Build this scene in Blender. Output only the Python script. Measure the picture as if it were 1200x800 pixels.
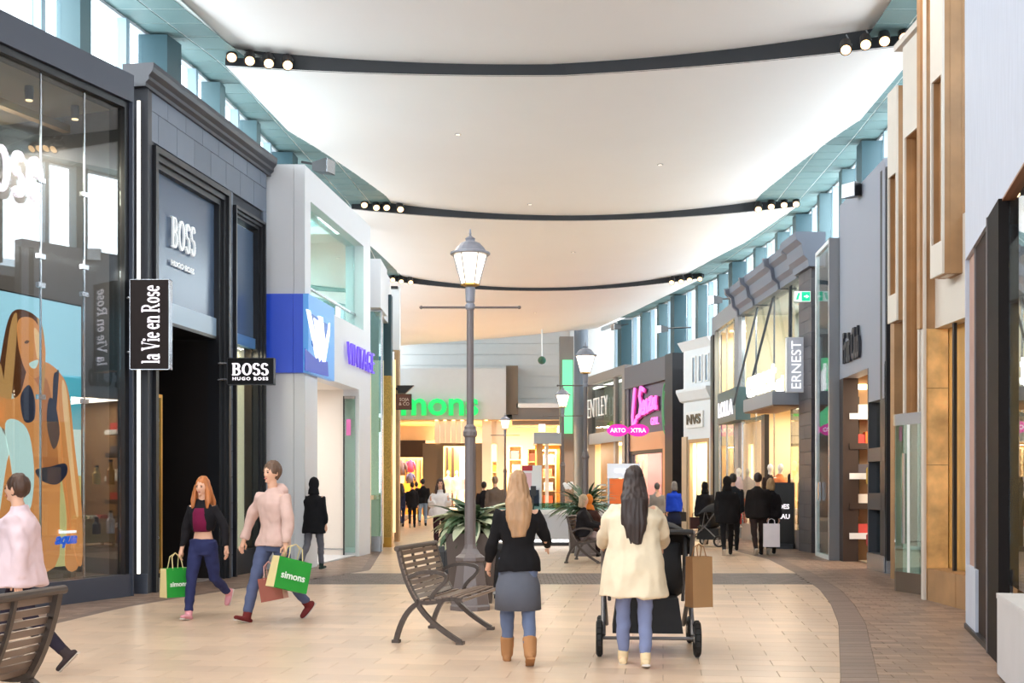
import bpy, bmesh, math, random
from mathutils import Vector, Matrix
PI = math.pi
for o in list(bpy.data.objects): bpy.data.objects.remove(o, do_unlink=True)
S = bpy.context.scene; COL = S.collection
random.seed(7)
# ---------------- camera (1200x800 frame: f = 1400 px, horizon at row 570, eye 1.5 m) --------------
FPX, HY, EYE = 1400.0, 570.0, 1.5
cd = bpy.data.cameras.new('camera'); cam = bpy.data.objects.new('camera', cd); COL.objects.link(cam)
cam.location = (0, 0, EYE); cam.rotation_euler = (PI/2, 0, 0)
cd.sensor_width = 36; cd.lens = FPX/1200*36; cd.shift_y = (HY-400)/1200; cd.clip_end = 400
S.camera = cam
# ---------------- world: bright overcast sky ----------------
w = bpy.data.worlds.new('overcast_sky'); S.world = w; w.use_nodes = True
bg = w.node_tree.nodes['Background']; bg.inputs[0].default_value = (0.86, 0.94, 1.0, 1); bg.inputs[1].default_value = 2.9
S.view_settings.view_transform = 'Standard'; S.view_settings.look = 'None'
S.view_settings.exposure = 0.80; S.view_settings.gamma = 1
S.cycles.max_bounces = 7; S.cycles.diffuse_bounces = 4; S.cycles.glossy_bounces = 3; S.cycles.transparent_max_bounces = 12
S.cycles.transmission_bounces = 3; S.cycles.caustics_reflective = False; S.cycles.caustics_refractive = False
S.cycles.sample_clamp_indirect = 4
S.cycles.use_denoising = True
def light(kind, name, loc, energy, color=(1, 1, 1), rot=(0, 0, 0), size=.3, sy=None, spot=None, parent=None):
    l = bpy.data.lights.new(name, kind); l.energy = energy; l.color = color
    o = bpy.data.objects.new(name, l); COL.objects.link(o); o.location = loc; o.rotation_euler = rot
    if kind == 'AREA':
        l.size = size
        if sy: l.shape = 'RECTANGLE'; l.size_y = sy
    elif kind in ('POINT', 'SPOT'): l.shadow_soft_size = size
    if kind == 'SPOT': l.spot_size = spot or 1.0; l.spot_blend = .6
    if parent: o.parent = parent
    return o
WARM = (1, .85, .66)
# daylight falling in through the roof windows on both sides (large soft lights lying just outside the glass)
for nm, x, y, L, rz in (('daylight_left', -8.6, 29, 58, .03), ('daylight_right', 9.6, 29, 58, 0)):
    s = 1 if x < 0 else -1
    light('AREA', nm, (x, y, 8.6), 3200 if x < 0 else 2600, (.95, .98, 1), (0, -s*PI/2, rz), 2.6, L)
# ---------------- helpers ----------------
def G(px, py):                      # pixel of a foot point -> place on the floor
    d = FPX*EYE/(py-HY); return ((px-600)/FPX*d, d)
def at(px, py, d): return ((px-600)/FPX*d, d, EYE+(HY-py)/FPX*d)
def lin(c): return tuple((v/255/12.92 if v/255 <= .04045 else ((v/255+.055)/1.055)**2.4) for v in c)
def interp(tab, y):
    if y <= tab[0][0]: a, b = tab[0], tab[1]
    elif y >= tab[-1][0]: a, b = tab[-2], tab[-1]
    else:
        for a, b in zip(tab, tab[1:]):
            if a[0] <= y <= b[0]: break
    return a[1]+(b[1]-a[1])*(y-a[0])/(b[0]-a[0])
MATS = {}
def M(name, rgb=None, rough=.5, metal=0, var=0, scale=4, bump=0, emit=0, ecol=None, island=0, stretch=None, coat=0, spec=.5):
    if name in MATS: return MATS[name]
    m = bpy.data.materials.new(name); m.use_nodes = True; nt = m.node_tree; N, Lk = nt.nodes, nt.links
    p = N['Principled BSDF']; c = lin(rgb)
    p.inputs['Base Color'].default_value = (*c, 1); p.inputs['Roughness'].default_value = rough; p.inputs['Metallic'].default_value = metal
    p.inputs['Specular IOR Level'].default_value = spec
    if coat: p.inputs['Coat Weight'].default_value = coat; p.inputs['Coat Roughness'].default_value = .08
    src = None
    if var or bump:
        tc = N.new('ShaderNodeTexCoord'); nz = N.new('ShaderNodeTexNoise'); nz.inputs['Scale'].default_value = scale; nz.inputs['Detail'].default_value = 5
        mp = N.new('ShaderNodeMapping'); Lk.new(tc.outputs['Object'], mp.inputs[0]); Lk.new(mp.outputs[0], nz.inputs['Vector'])
        if stretch: mp.inputs['Scale'].default_value = stretch
    def mixer(fac, amt):
        nonlocal src
        mr = N.new('ShaderNodeMapRange'); mr.inputs['From Min'].default_value = .25 if fac[1] else 0; mr.inputs['From Max'].default_value = .75 if fac[1] else 1
        mr.inputs['To Min'].default_value = 1-amt; mr.inputs['To Max'].default_value = 1+amt; Lk.new(fac[0], mr.inputs[0])
        mx = N.new('ShaderNodeMix'); mx.data_type = 'RGBA'; mx.blend_type = 'MULTIPLY'; mx.inputs['Factor'].default_value = 1
        if src: Lk.new(src, mx.inputs['A'])
        else: mx.inputs['A'].default_value = (*c, 1)
        Lk.new(mr.outputs[0], mx.inputs['B']); src = mx.outputs['Result']
    if var: mixer((nz.outputs['Fac'], True), var)
    if island:
        ge = N.new('ShaderNodeNewGeometry'); oi = N.new('ShaderNodeObjectInfo'); ad = N.new('ShaderNodeMath'); ad.operation = 'ADD'
        fr = N.new('ShaderNodeMath'); fr.operation = 'FRACT'
        Lk.new(ge.outputs['Random Per Island'], ad.inputs[0]); Lk.new(oi.outputs['Random'], ad.inputs[1]); Lk.new(ad.outputs[0], fr.inputs[0])
        mixer((fr.outputs[0], False), island)
    if src: Lk.new(src, p.inputs['Base Color'])
    if bump:
        b = N.new('ShaderNodeBump'); b.inputs['Strength'].default_value = bump; b.inputs['Distance'].default_value = .02
        Lk.new(nz.outputs['Fac'], b.inputs['Height']); Lk.new(b.outputs[0], p.inputs['Normal'])
    if emit:
        p.inputs['Emission Color'].default_value = (*(lin(ecol) if ecol else c), 1); p.inputs['Emission Strength'].default_value = emit
    MATS[name] = m; return m
def glass(name, tint=(235, 242, 242), k=1.3, base=.03, rough=0.0):
    if name in MATS: return MATS[name]
    m = bpy.data.materials.new(name); m.use_nodes = True; N, Lk = m.node_tree.nodes, m.node_tree.links
    N.remove(N['Principled BSDF']); out = N['Material Output']
    tr = N.new('ShaderNodeBsdfTransparent'); tr.inputs[0].default_value = (*lin(tint), 1)
    gl = N.new('ShaderNodeBsdfGlossy'); gl.inputs['Roughness'].default_value = rough; gl.inputs[0].default_value = (.95, .97, 1, 1)
    lw = N.new('ShaderNodeLayerWeight'); lw.inputs[0].default_value = .5        # Schlick curve, the same from both faces
    pw = N.new('ShaderNodeMath'); pw.operation = 'POWER'; pw.inputs[1].default_value = 5; Lk.new(lw.outputs['Facing'], pw.inputs[0])
    fr = N.new('ShaderNodeMath'); fr.operation = 'MULTIPLY_ADD'; fr.inputs[1].default_value = .96; fr.inputs[2].default_value = .04; Lk.new(pw.outputs[0], fr.inputs[0])
    ma = N.new('ShaderNodeMath'); ma.operation = 'MULTIPLY_ADD'; ma.use_clamp = True; ma.inputs[1].default_value = k; ma.inputs[2].default_value = base
    mx = N.new('ShaderNodeMixShader'); Lk.new(fr.outputs[0], ma.inputs[0]); Lk.new(ma.outputs[0], mx.inputs[0]); Lk.new(tr.outputs[0], mx.inputs[1]); Lk.new(gl.outputs[0], mx.inputs[2])
    Lk.new(mx.outputs[0], out.inputs[0]); MATS[name] = m; return m

class MB:
    def __init__(s): s.v, s.f, s.m, s.k = [], [], [], 0
    def mat(s, k): s.k = k; return s
    def add(s, vs, fs):
        n = len(s.v); s.v += [tuple(v) for v in vs]; s.f += [tuple(i+n for i in f) for f in fs]; s.m += [s.k]*len(fs); return s
    def box(s, x0, x1, y0, y1, z0, z1, top=None):
        x0, x1 = min(x0, x1), max(x0, x1); y0, y1 = min(y0, y1), max(y0, y1); z0, z1 = min(z0, z1), max(z0, z1)
        i = top or 0                    # inset of the top face
        return s.add([(x0, y0, z0), (x1, y0, z0), (x1, y1, z0), (x0, y1, z0), (x0+i, y0+i, z1), (x1-i, y0+i, z1), (x1-i, y1-i, z1), (x0+i, y1-i, z1)],
              [(3, 2, 1, 0), (4, 5, 6, 7), (0, 1, 5, 4), (1, 2, 6, 5), (2, 3, 7, 6), (3, 0, 4, 7)])
    def prism(s, poly, a, b, axis='y'):      # polygon extruded from a to b along an axis
        n = len(poly); mk = {'y': lambda p, t: (p[0], t, p[1]), 'z': lambda p, t: (p[0], p[1], t), 'x': lambda p, t: (t, p[0], p[1])}[axis]
        return s.add([mk(p, a) for p in poly]+[mk(p, b) for p in poly], [tuple(range(n))[::-1], tuple(range(n, 2*n))]+[(i, (i+1) % n, (i+1) % n+n, i+n) for i in range(n)])
    def tube(s, pts, rad, n=8, ref=None, caps=True):   # loft of round or elliptic rings along a path
        pts = [Vector(p) for p in pts]; vs, fs = [], []; ref0 = Vector(ref) if ref else None
        for i, p in enumerate(pts):
            t = (pts[min(i+1, len(pts)-1)]-pts[max(i-1, 0)]).normalized()
            r = ref0 if ref0 else (Vector((1, 0, 0)) if abs(t.x) < .9 else Vector((0, 1, 0)))
            a = (r-t*r.dot(t)).normalized(); b = t.cross(a)
            q = rad[i] if isinstance(rad, (list, tuple)) else rad
            rx, ry = q if isinstance(q, (list, tuple)) else (q, q)
            for k in range(n):
                th = 2*PI*k/n; vs.append(p+a*math.cos(th)*rx+b*math.sin(th)*ry)
        for i in range(len(pts)-1):
            for k in range(n): fs.append((i*n+k, i*n+(k+1) % n, (i+1)*n+(k+1) % n, (i+1)*n+k))
        if caps: fs.append(tuple(range(n))[::-1]); fs.append(tuple(range((len(pts)-1)*n, len(pts)*n)))
        return s.add(vs, fs)
    def cyl(s, p0, p1, r0, r1=None, n=10): return s.tube([p0, p1], [r0, r0 if r1 is None else r1], n)
    def lathe(s, prof, n=16, c=(0, 0), rot=0):
        vs, fs = [], []
        for r, z in prof:
            for k in range(n):
                th = 2*PI*k/n+rot; vs.append((c[0]+r*math.cos(th), c[1]+r*math.sin(th), z))
        for i in range(len(prof)-1):
            for k in range(n): fs.append((i*n+k, i*n+(k+1) % n, (i+1)*n+(k+1) % n, (i+1)*n+k))
        fs.append(tuple(range(n))[::-1]); fs.append(tuple(range((len(prof)-1)*n, len(prof)*n)))
        return s.add(vs, fs)
    def ell(s, c, r, n=12, m=8, warp=None):
        vs, fs = [], []
        for j in range(1, m):
            ph = PI*j/m
            for k in range(n):
                th = 2*PI*k/n; vs.append([math.sin(ph)*math.cos(th), math.sin(ph)*math.sin(th), math.cos(ph)])
        vs += [[0, 0, 1], [0, 0, -1]]
        if warp: vs = [warp(*v) for v in vs]
        vs = [(c[0]+v[0]*r[0], c[1]+v[1]*r[1], c[2]+v[2]*r[2]) for v in vs]
        for j in range(m-2):
            for k in range(n): fs.append((j*n+k, (j+1)*n+k, (j+1)*n+(k+1) % n, j*n+(k+1) % n))
        a, b = len(vs)-2, len(vs)-1
        for k in range(n): fs.append((a, k, (k+1) % n)); fs.append((b, (m-2)*n+(k+1) % n, (m-2)*n+k))
        return s.add(vs, fs)
    def grid(s, rows, flip=False):
        n = len(rows[0]); vs = [p for r in rows for p in r]; fs = []
        for i in range(len(rows)-1):
            for k in range(n-1):
                f = (i*n+k, i*n+k+1, (i+1)*n+k+1, (i+1)*n+k); fs.append(f[::-1] if flip else f)
        return s.add(vs, fs)
    def mesh(s, name, mats, smooth=False):
        me = bpy.data.meshes.new(name); me.from_pydata(s.v, [], s.f)
        for m in (mats if isinstance(mats, (list, tuple)) else [mats]): me.materials.append(m)
        me.polygons.foreach_set('material_index', s.m)
        if smooth: me.polygons.foreach_set('use_smooth', [True]*len(me.polygons))
        me.update(); return me
    def build(s, name, mats, parent=None, smooth=False, loc=None, rz=None, norm=False, **tags):
        me = s.mesh(name, mats, smooth)
        if norm:
            b = bmesh.new(); b.from_mesh(me); bmesh.ops.recalc_face_normals(b, faces=b.faces); b.to_mesh(me); b.free()
        return link(name, me, parent, loc, rz, **tags)
def link(name, me, parent=None, loc=None, rz=None, **tags):
    o = bpy.data.objects.new(name, me); COL.objects.link(o)
    if parent: o.parent = parent
    if loc: o.location = loc
    if rz is not None: o.rotation_euler = (0, 0, rz)
    for k, v in tags.items(): o[k] = v
    return o
def thing(name, label, cat, loc=(0, 0, 0), rz=0, group=None):
    o = bpy.data.objects.new(name, None); COL.objects.link(o); o.location = loc; o.rotation_euler = (0, 0, rz); o.empty_display_size = .2
    o['label'] = label; o['category'] = cat
    if group: o['group'] = group
    return o
def copy_tree(o, parent=None):
    kids = [c for c in ALLKIDS.get(o.name, [])] or list(o.children)
    c = o.copy(); COL.objects.link(c)
    if parent: c.parent = parent
    for ch in kids: copy_tree(ch, c)
    return c
ALLKIDS = {}
class Facade:                           # u runs to the viewer's right along the front, y runs into the shop
    def __init__(s, a, b, z=0):
        s.p = Vector(a); q = Vector(b); s.L = (q-s.p).length; s.ud = (q-s.p)/s.L; s.vd = Vector((-s.ud.y, s.ud.x)); s.rz = math.atan2(s.ud.y, s.ud.x)
    def D(s, px, y=0):
        d = Vector(((px-600)/FPX, 1)); return (y+s.p.dot(s.vd))/d.dot(s.vd)
    def u(s, px, y=0):
        t = s.D(px, y); return (Vector(((px-600)/FPX*t, t))-s.p).dot(s.ud)
    def z(s, px, py, y=0): return EYE+(HY-py)/FPX*s.D(px, y)
    def y_at(s, px, u):                 # depth into the shop at which the line u = const shows on column px
        d = Vector(((px-600)/FPX, 1)); t = (u+s.p.dot(s.ud))/d.dot(s.ud); return t*d.dot(s.vd)-s.p.dot(s.vd)
    def w(s, u, y=0, z=0): q = s.p+s.ud*u+s.vd*y; return (q.x, q.y, z)
    def thing(s, name, label, cat, u=0, y=0, z=0, group=None): return thing(name, label, cat, s.w(u, y, z), s.rz, group)
# ---- lettering ----
def text_mesh(txt, size=1, depth=.02, bold=0, align='CENTER', shear=0, space=1):
    c = bpy.data.curves.new('lettering', 'FONT'); c.body = txt; c.size = size; c.extrude = depth/2; c.offset = bold; c.align_x = align; c.align_y = 'CENTER'; c.shear = shear; c.resolution_u = 3
    c.space_character = space
    o = bpy.data.objects.new('lettering', c); COL.objects.link(o)
    me = bpy.data.meshes.new_from_object(o.evaluated_get(bpy.context.evaluated_depsgraph_get()))
    bpy.data.objects.remove(o); bpy.data.curves.remove(c); return me
def put_text(me, name, mat, parent, loc, w=None, h=None, rot=(PI/2, 0, 0), **tags):   # scaled to a width and a height
    xs = [v.co.x for v in me.vertices]; ys = [v.co.y for v in me.vertices]
    sx = w/(max(xs)-min(xs)) if w else None; sy = h/(max(ys)-min(ys)) if h else None
    sx = sx or sy; sy = sy or sx; cx, cy = (max(xs)+min(xs))/2, (max(ys)+min(ys))/2
    for v in me.vertices: v.co.x = (v.co.x-cx)*sx; v.co.y = (v.co.y-cy)*sy
    me.materials.clear(); me.materials.append(mat); me.name = name
    o = link(name, me, parent, loc); o.rotation_euler = rot
    for k, t in tags.items(): o[k] = t
    return o
SER = {   # roman letters as pen strokes: v stem, h bar, a arc, d diagonal
 'l': (.30, [('v', .13, 0, 1), ('h', 0, .27, .02), ('h', 0, .14, .98)]), 'a': (.52, [('a', .2, .19, .16, .19, 0, 360), ('v', .38, 0, .5), ('a', .23, .47, .15, .19, 0, 165), ('h', .34, .5, .02)]),
 'V': (.78, [('d', .1, 1, .4, 0, .15), ('d', .4, 0, .68, 1, .05), ('h', -.04, .24, .98), ('h', .56, .82, .98)]),
 'i': (.28, [('v', .13, 0, .66), ('h', 0, .27, .02), ('h', 0, .14, .64), ('a', .13, .87, .04, .04, 0, 360)]),
 'e': (.50, [('a', .24, .33, .19, .31, 5, 320), ('h', .05, .44, .38)]), 'n': (.64, [('v', .13, 0, .66), ('a', .33, .42, .17, .22, 0, 170), ('v', .5, 0, .44), ('h', 0, .26, .02), ('h', .37, .63, .02), ('h', 0, .14, .64)]),
 'R': (.82, [('v', .16, 0, 1), ('a', .34, .75, .25, .23, -90, 90), ('h', .1, .36, .98), ('h', .1, .36, .52), ('d', .38, .52, .66, 0, .15), ('h', 0, .32, .02), ('h', .56, .82, .02), ('h', 0, .2, .98)]),
 'o': (.54, [('a', .25, .33, .19, .31, 0, 360)]), 's': (.44, [('a', .2, .48, .13, .16, 20, 270), ('a', .2, .17, .14, .16, 90, -160)]),
 'B': (.76, [('v', .16, 0, 1), ('a', .32, .75, .24, .23, -90, 90), ('a', .32, .27, .29, .25, -90, 90), ('h', 0, .34, .98), ('h', .1, .36, .52), ('h', 0, .34, .02)]),
 'O': (.80, [('a', .38, .5, .3, .47, 0, 360)]), 'S': (.62, [('a', .29, .74, .2, .23, 15, 270), ('a', .29, .27, .22, .25, 90, -165)]), ' ': (.22, [])}
def roman(txt, depth, T=.17, t=.06, gap=.05):
    mb = MB(); x = 0
    for ch in txt:
        adv, st = SER[ch]
        for q in st:
            if q[0] == 'v': P, W = [(q[1], q[2]), (q[1], q[3])], [T, T]
            elif q[0] == 'h': P, W = [(q[1], q[3]), (q[2], q[3])], [t, t]
            elif q[0] == 'd': P, W = [(q[1], q[2]), (q[3], q[4])], [q[5]]*2
            else:
                n = 14; P, W = [], []
                for i in range(n+1):
                    th = math.radians(q[5]+(q[6]-q[5])*i/n); P.append((q[1]+q[3]*math.cos(th), q[2]+q[4]*math.sin(th)))
                    ty, tx = q[4]*math.cos(th), -q[3]*math.sin(th); W.append(t+(T-t)*abs(ty)/max(1e-6, math.hypot(tx, ty)))
            for i in range(len(P)-1):
                (ax, ay), (bx, by) = P[i], P[i+1]; L = math.hypot(bx-ax, by-ay) or 1; nx, ny = -(by-ay)/L, (bx-ax)/L
                if q[0] == 'd': nx, ny = 1, 0
                a, b = W[i]/2, W[i+1]/2
                mb.prism([(x+ax-nx*a, ay-ny*a), (x+bx-nx*b, by-ny*b), (x+bx+nx*b, by+ny*b), (x+ax+nx*a, ay+ny*a)], 0, depth, 'z')
        x += adv+gap
    return mb.mesh('lettering', [])
def pen(strokes, width, depth, slant=0):       # brush lettering from polylines
    mb = MB()
    for st in strokes:
        for i in range(len(st)-1):
            (ax, ay), (bx, by) = st[i], st[i+1]; L = math.hypot(bx-ax, by-ay) or 1; nx, ny = -(by-ay)/L*width/2, (bx-ax)/L*width/2
            ex, ey = (bx-ax)/L*width*.3, (by-ay)/L*width*.3; ax, ay, bx, by = ax-ex, ay-ey, bx+ex, by+ey
            mb.prism([(ax-nx+slant*ay, ay-ny), (bx-nx+slant*by, by-ny), (bx+nx+slant*by, by+ny), (ax+nx+slant*ay, ay+ny)], 0, depth, 'z')
    return mb.mesh('lettering', [])
# ================= plan of the concourse =================
CL = [(-12, -9.2), (10, -7.9), (20, -6.45), (22.4, -6.05), (22.7, -5.45), (34.4, -4.62), (46, -4.95), (60, -5.8), (64, -6.1)]
CR = [(-12, 6.2), (10, 6.7), (21.5, 7.45), (34.1, 8.15), (45.7, 7.35), (55, 5.5), (60.5, 4.3), (64, 3.6)]
WL = [(-12, -10.6), (12.5, -8.35), (15.6, -7.7), (20.3, -6.82), (21.4, -6.57), (22.8, -6.25), (23.9, -6.1), (34.4, -5.3), (46, -5.6), (62, -6.5), (66, -6.8)]
WR = [(-12, 6.9), (0, 7.3), (20, 8.2), (28.1, 8.6), (36, 8.85), (46, 8.1), (56, 6.2), (63, 4.4), (66, 3.6)]
XLt = [(6, -4.7), (12, -5.1), (13.5, -4.96), (14.8, -4.83), (15.9, -4.54), (17.65, -4.0), (19, -3.4), (21.4, -2.55), (30, -3.2), (46, -4.4), (60, -5)]
XRt = [(6, 1.5), (9.13, 2.51), (13.1, 3.58), (15.3, 4.08), (17.5, 4.5), (20.8, 4.93), (24.7, 5.3), (34, 5.0), (46, 3.8), (60, 2.6)]
BAND = (18.35, 20.7)
# ---------------- floor ----------------
m_grout = M('floor_grout', (104, 88, 76), .8)
m_tile = M('cream_floor_tile', (208, 181, 156), .30, var=.05, scale=2.5, island=.10, spec=.5)
m_paver = M('brown_paver', (140, 116, 100), .42, var=.12, scale=5, island=.30)
m_cob = M('grey_cobble', (112, 99, 94), .5, var=.1, scale=9, island=.22)
floor = MB().box(-16, 16, -12, 70, -.3, -.008).build('floor', m_grout, kind='structure')
ROT = -math.atan(177/1400.0); cR, sR = math.cos(ROT), math.sin(ROT)
def g2w(a, b): return (a*cR-b*sR, a*sR+b*cR)           # tile grid -> world
def w2g(x, y): return (x*cR+y*sR, -x*sR+y*cR)
def clip(poly, a, b, c):             # keep a*x+b*y<=c
    out = []
    for i in range(len(poly)):
        p, q = poly[i], poly[(i+1) % len(poly)]; dp, dq = a*p[0]+b*p[1]-c, a*q[0]+b*q[1]-c
        if dp <= 0: out.append(p)
        if dp*dq < 0: t = dp/(dp-dq); out.append((p[0]+(q[0]-p[0])*t, p[1]+(q[1]-p[1])*t))
    return out
def clipcurve(poly, tab, keep_left):
    ys = [p[1] for p in poly]; y0, y1 = min(ys)-.01, max(ys)+.01; x0, x1 = interp(tab, y0), interp(tab, y1); a, b = (y1-y0), -(x1-x0); c = a*x0+b*y0
    return clip(poly, a, b, c) if keep_left else clip(poly, -a, -b, -c)
def area(p): return abs(sum(p[i][0]*p[(i+1) % len(p)][1]-p[(i+1) % len(p)][0]*p[i][1] for i in range(len(p))))/2 if len(p) > 2 else 0
def seen(x, y): return y > 8.4 and abs(x) < y*.445+.5
def lay(name, mat, tw, th, cells, limit=300):
    cells.sort(key=lambda q: q[0]); full = MB().box(-tw/2, tw/2, -th/2, th/2, -.02, 0, .002).mesh(name, mat); rest = MB(); n = 0
    for d, poly, c, whole in cells:
        if n < limit and seen(*c):
            n += 1
            if whole: link(name, full, floor, (c[0], c[1], 0), ROT)
            else: MB().prism(poly, -.02, 0, 'z').build(name, mat, floor)
        else: rest.prism(poly, -.02, 0, 'z')
    rest.build(name+'_field', mat, floor, kind='stuff')
def cells(tw, th, test, gap=.008, ys=(5, 64), xs=(-9, 10)):
    out = []; j0, j1 = int(ys[0]/th)-8, int(ys[1]/th)+12
    for j in range(j0, j1):
        for i in range(int(-14/tw), int(22/tw)):
            a, b = (i+.5*(j % 2))*tw, j*th; c = g2w(a, b)
            if not (ys[0] < c[1] < ys[1] and xs[0] < c[0] < xs[1]): continue
            poly = [g2w(a+sx*(tw-gap)/2, b+sy*(th-gap)/2) for sx, sy in ((-1, -1), (1, -1), (1, 1), (-1, 1))]; A0 = area(poly)
            p = test(poly, c)
            if p is None or area(p) < .012*A0: continue
            out.append((c[1], p, c, area(p) > .999*A0))
    return out
def t_light(p, c):
    if not (interp(XLt, c[1])-.5 < c[0] < interp(XRt, c[1])+.5): return None
    p = clipcurve(p, XRt, True); p = clipcurve(p, XLt, False) if len(p) > 2 else p
    if len(p) > 2 and c[1] < (BAND[0]+BAND[1])/2: p = clip(p, 0, 1, BAND[0])
    elif len(p) > 2: p = clip(p, 0, -1, -BAND[1])
    return p
XRo = [(y, x+.30) for y, x in XRt]; XLo = [(y, x-.16) for y, x in XLt]
def t_right(p, c):
    if c[0] < interp(XRo, c[1])-.5: return None
    return clipcurve(p, XRo, False)
def t_left(p, c):
    if c[0] > interp(XLo, c[1])+.5: return None
    return clipcurve(p, XLo, True)
lay('floor_tile', m_tile, .61, .305, cells(.61, .305, t_light))
lay('brown_paver', m_paver, .30, .15, cells(.30, .15, t_right, .006, (7, 40), (1, 9)))
lay('left_paver', m_paver, .30, .15, cells(.30, .15, t_left, .006, (9, 40), (-8, -1.5)), 200)
bc = []
for j in range(int((BAND[1]-BAND[0])/.13)):
    for i in range(70):
        x = -3.9+i*.13+.065*(j % 2); y = BAND[0]+.07+j*.13
        if interp(XLt, y) < x < interp(XRt, y): bc.append((y, [(x-.06, y-.06), (x+.06, y-.06), (x+.06, y+.06), (x-.06, y+.06)], (x, y), False))
lay('cobble', m_cob, .12, .12, bc, 60)
def border(tab, w, step, side):      # soldier course that follows the curve between the two pavings
    y = 7.0; out = []
    while y < 44:
        x0, x1 = interp(tab, y), interp(tab, y+step-.006); s = w*side; g = .004*side
        out.append((y, [(x0+g, y), (x0+s-g, y), (x1+s-g, y+step-.006), (x1+g, y+step-.006)], (x0, y), False)); y += step
    return out
lay('border_paver', M('border_paver', (122, 103, 93), .45, var=.1, scale=6, island=.16), .3, .15, border(XRt, .30, .2, 1)+border(XLt, .16, .2, -1), 160)

# ---------------- ceiling: sagging white sails that step down behind each dark band ----------------
m_ceil = M('white_ceiling_plaster', (247, 243, 240), .8, var=.012, scale=.6)
m_band = M('black_ceiling_band', (34, 36, 40), .5)
_ys = [-12+2*i for i in range(40)]
ceiling = MB().grid([[(interp(WL, y)-.3, y, 10.5) for y in _ys], [(interp(WR, y)+.3, y, 10.5) for y in _ys]], True).grid([[(interp(WL, y)-.3, y, 10.7) for y in _ys], [(interp(WR, y)+.3, y, 10.7) for y in _ys]]).build('ceiling', M('roof_deck', (200, 200, 200), .9), kind='structure')
def sag(s): return 1-(2*s-1)**2
def yl(k, s): return interp([(0, BL[k][0]), (.5, BL[k][1]), (1, BL[k][2])], s)
BL = [(-11, -11, -11), (10.6, 10.4, 10.2), (22.7, 22.5, 21.5), (34.4, 34.3, 34.1), (46.2, 46, 45.7), (60.5, 61, 60.5)]
SAG = [.2, .22, .25, .36, .46, 0]; RIS = [0, .4, (.40, .20), (.33, .14), (.26, .11), 0]
def zf(k, s): return 9.5-SAG[k]*sag(s)
def zb(k, s):
    if k == 5: return 8.62+.9*s
    r = RIS[k]; r = (r, r) if not isinstance(r, tuple) else r
    return zf(k, s)+r[0]+(r[1]-r[0])*sag(s)
NS, NT = 28, 10
def row(k, t, s):                     # point on sail k at depth t
    y = yl(k, s)*(1-t)+yl(k+1, s)*t; ya = BL[k][0]*(1-t)+BL[k+1][0]*t; yb = BL[k][2]*(1-t)+BL[k+1][2]*t
    x0, x1 = interp(CL, ya+.05 if t < 1 else ya-.3), interp(CR, yb)
    z = zf(k, s)*(1-t)+zb(k+1, s)*t
    return (x0+(x1-x0)*s, y, z)
for k in range(5):
    low = [[row(k, t/NT, s/NS) for s in range(NS+1)] for t in range(NT+1)]
    up = [[(p[0], p[1], p[2]+.05) for p in r] for r in low]
    mb = MB().grid(low).grid(up, True)
    ring = lambda g: g[0]+[r[-1] for r in g[1:]]+g[-1][-2::-1]+[r[0] for r in g[-2:0:-1]]
    a, b = ring(low), ring(up); mb.grid([a+a[:1], b+b[:1]])
    mb.build('ceiling_sail', m_ceil, ceiling, smooth=False)
    if k: # dark riser between the back edge of sail k-1 and the front edge of sail k
        lo = [row(k, 0, s/NS) for s in range(NS+1)]; hi = [row(k-1, 1, s/NS) for s in range(NS+1)]
        hi = [(p[0] if 0 < i < NS else p[0], q[1], p[2]) for i, (p, q) in enumerate(zip(hi, lo))]
        f = [[(p[0], p[1]-.012, p[2]-.006) for p in lo], [(q[0], q[1]-.012, q[2]+.01) for p, q in zip(lo, [(interp([(0, lo[0][0]), (1, lo[-1][0])], i/NS), h[1], h[2]) for i, h in enumerate(hi)])]]
        bk = [[(p[0], p[1]+.06, p[2]) for p in r] for r in f]
        MB().grid(f).grid(bk, True).build('ceiling_band', m_band, ceiling)
# soffit of tiles between the sails and the roof windows
m_sof = M('window_tinted_soffit_tile', (112, 140, 140), .6, var=.05, scale=3, island=.05); m_sofg = M('white_soffit_grid', (226, 236, 235), .6)  # teal tint of the window light is put into the tile colour
def soffit(W, C, side, y0, y1, zz=9.62):
    rows = []; y = y0
    while y < y1: rows.append(y); y += .62
    base = MB().grid([[(interp(W, y)-side*.1, y, zz+.02) for y in rows], [(interp(C, y)+side*-0.9, y, zz+.02) for y in rows]], side > 0)
    base.grid([[(interp(W, y)-side*.1, y, zz+.05) for y in rows], [(interp(C, y)+side*-0.9, y, zz+.05) for y in rows]], side < 0).build('soffit', m_sofg, ceiling)
    n = 0; tiles = []
    for a, b in zip(rows, rows[1:]):
        for q in range(4):
            def px(y): return interp(W, y)-side*(.02+q*.62)
            def qx(y): return interp(W, y)-side*(.02+q*.62+.585)
            if side*(px(a)-interp(C, a)) < -.7: continue
            tiles.append([(px(a), a), (qx(a), a), (qx(b), b-.035), (px(b), b-.035)])
    st = MB()
    for t in tiles:
        if n < 110 and t[0][1] > 18: MB().prism(t, zz+.010, zz+.02, 'z').build('soffit_tile', m_sof, ceiling); n += 1
        else: st.prism(t, zz+.010, zz+.02, 'z')
    st.build('soffit_tile_field', m_sof, ceiling, kind='stuff')
soffit(WL, CL, -1, -10, 60); soffit(WR, CR, 1, -10, 58)
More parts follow.
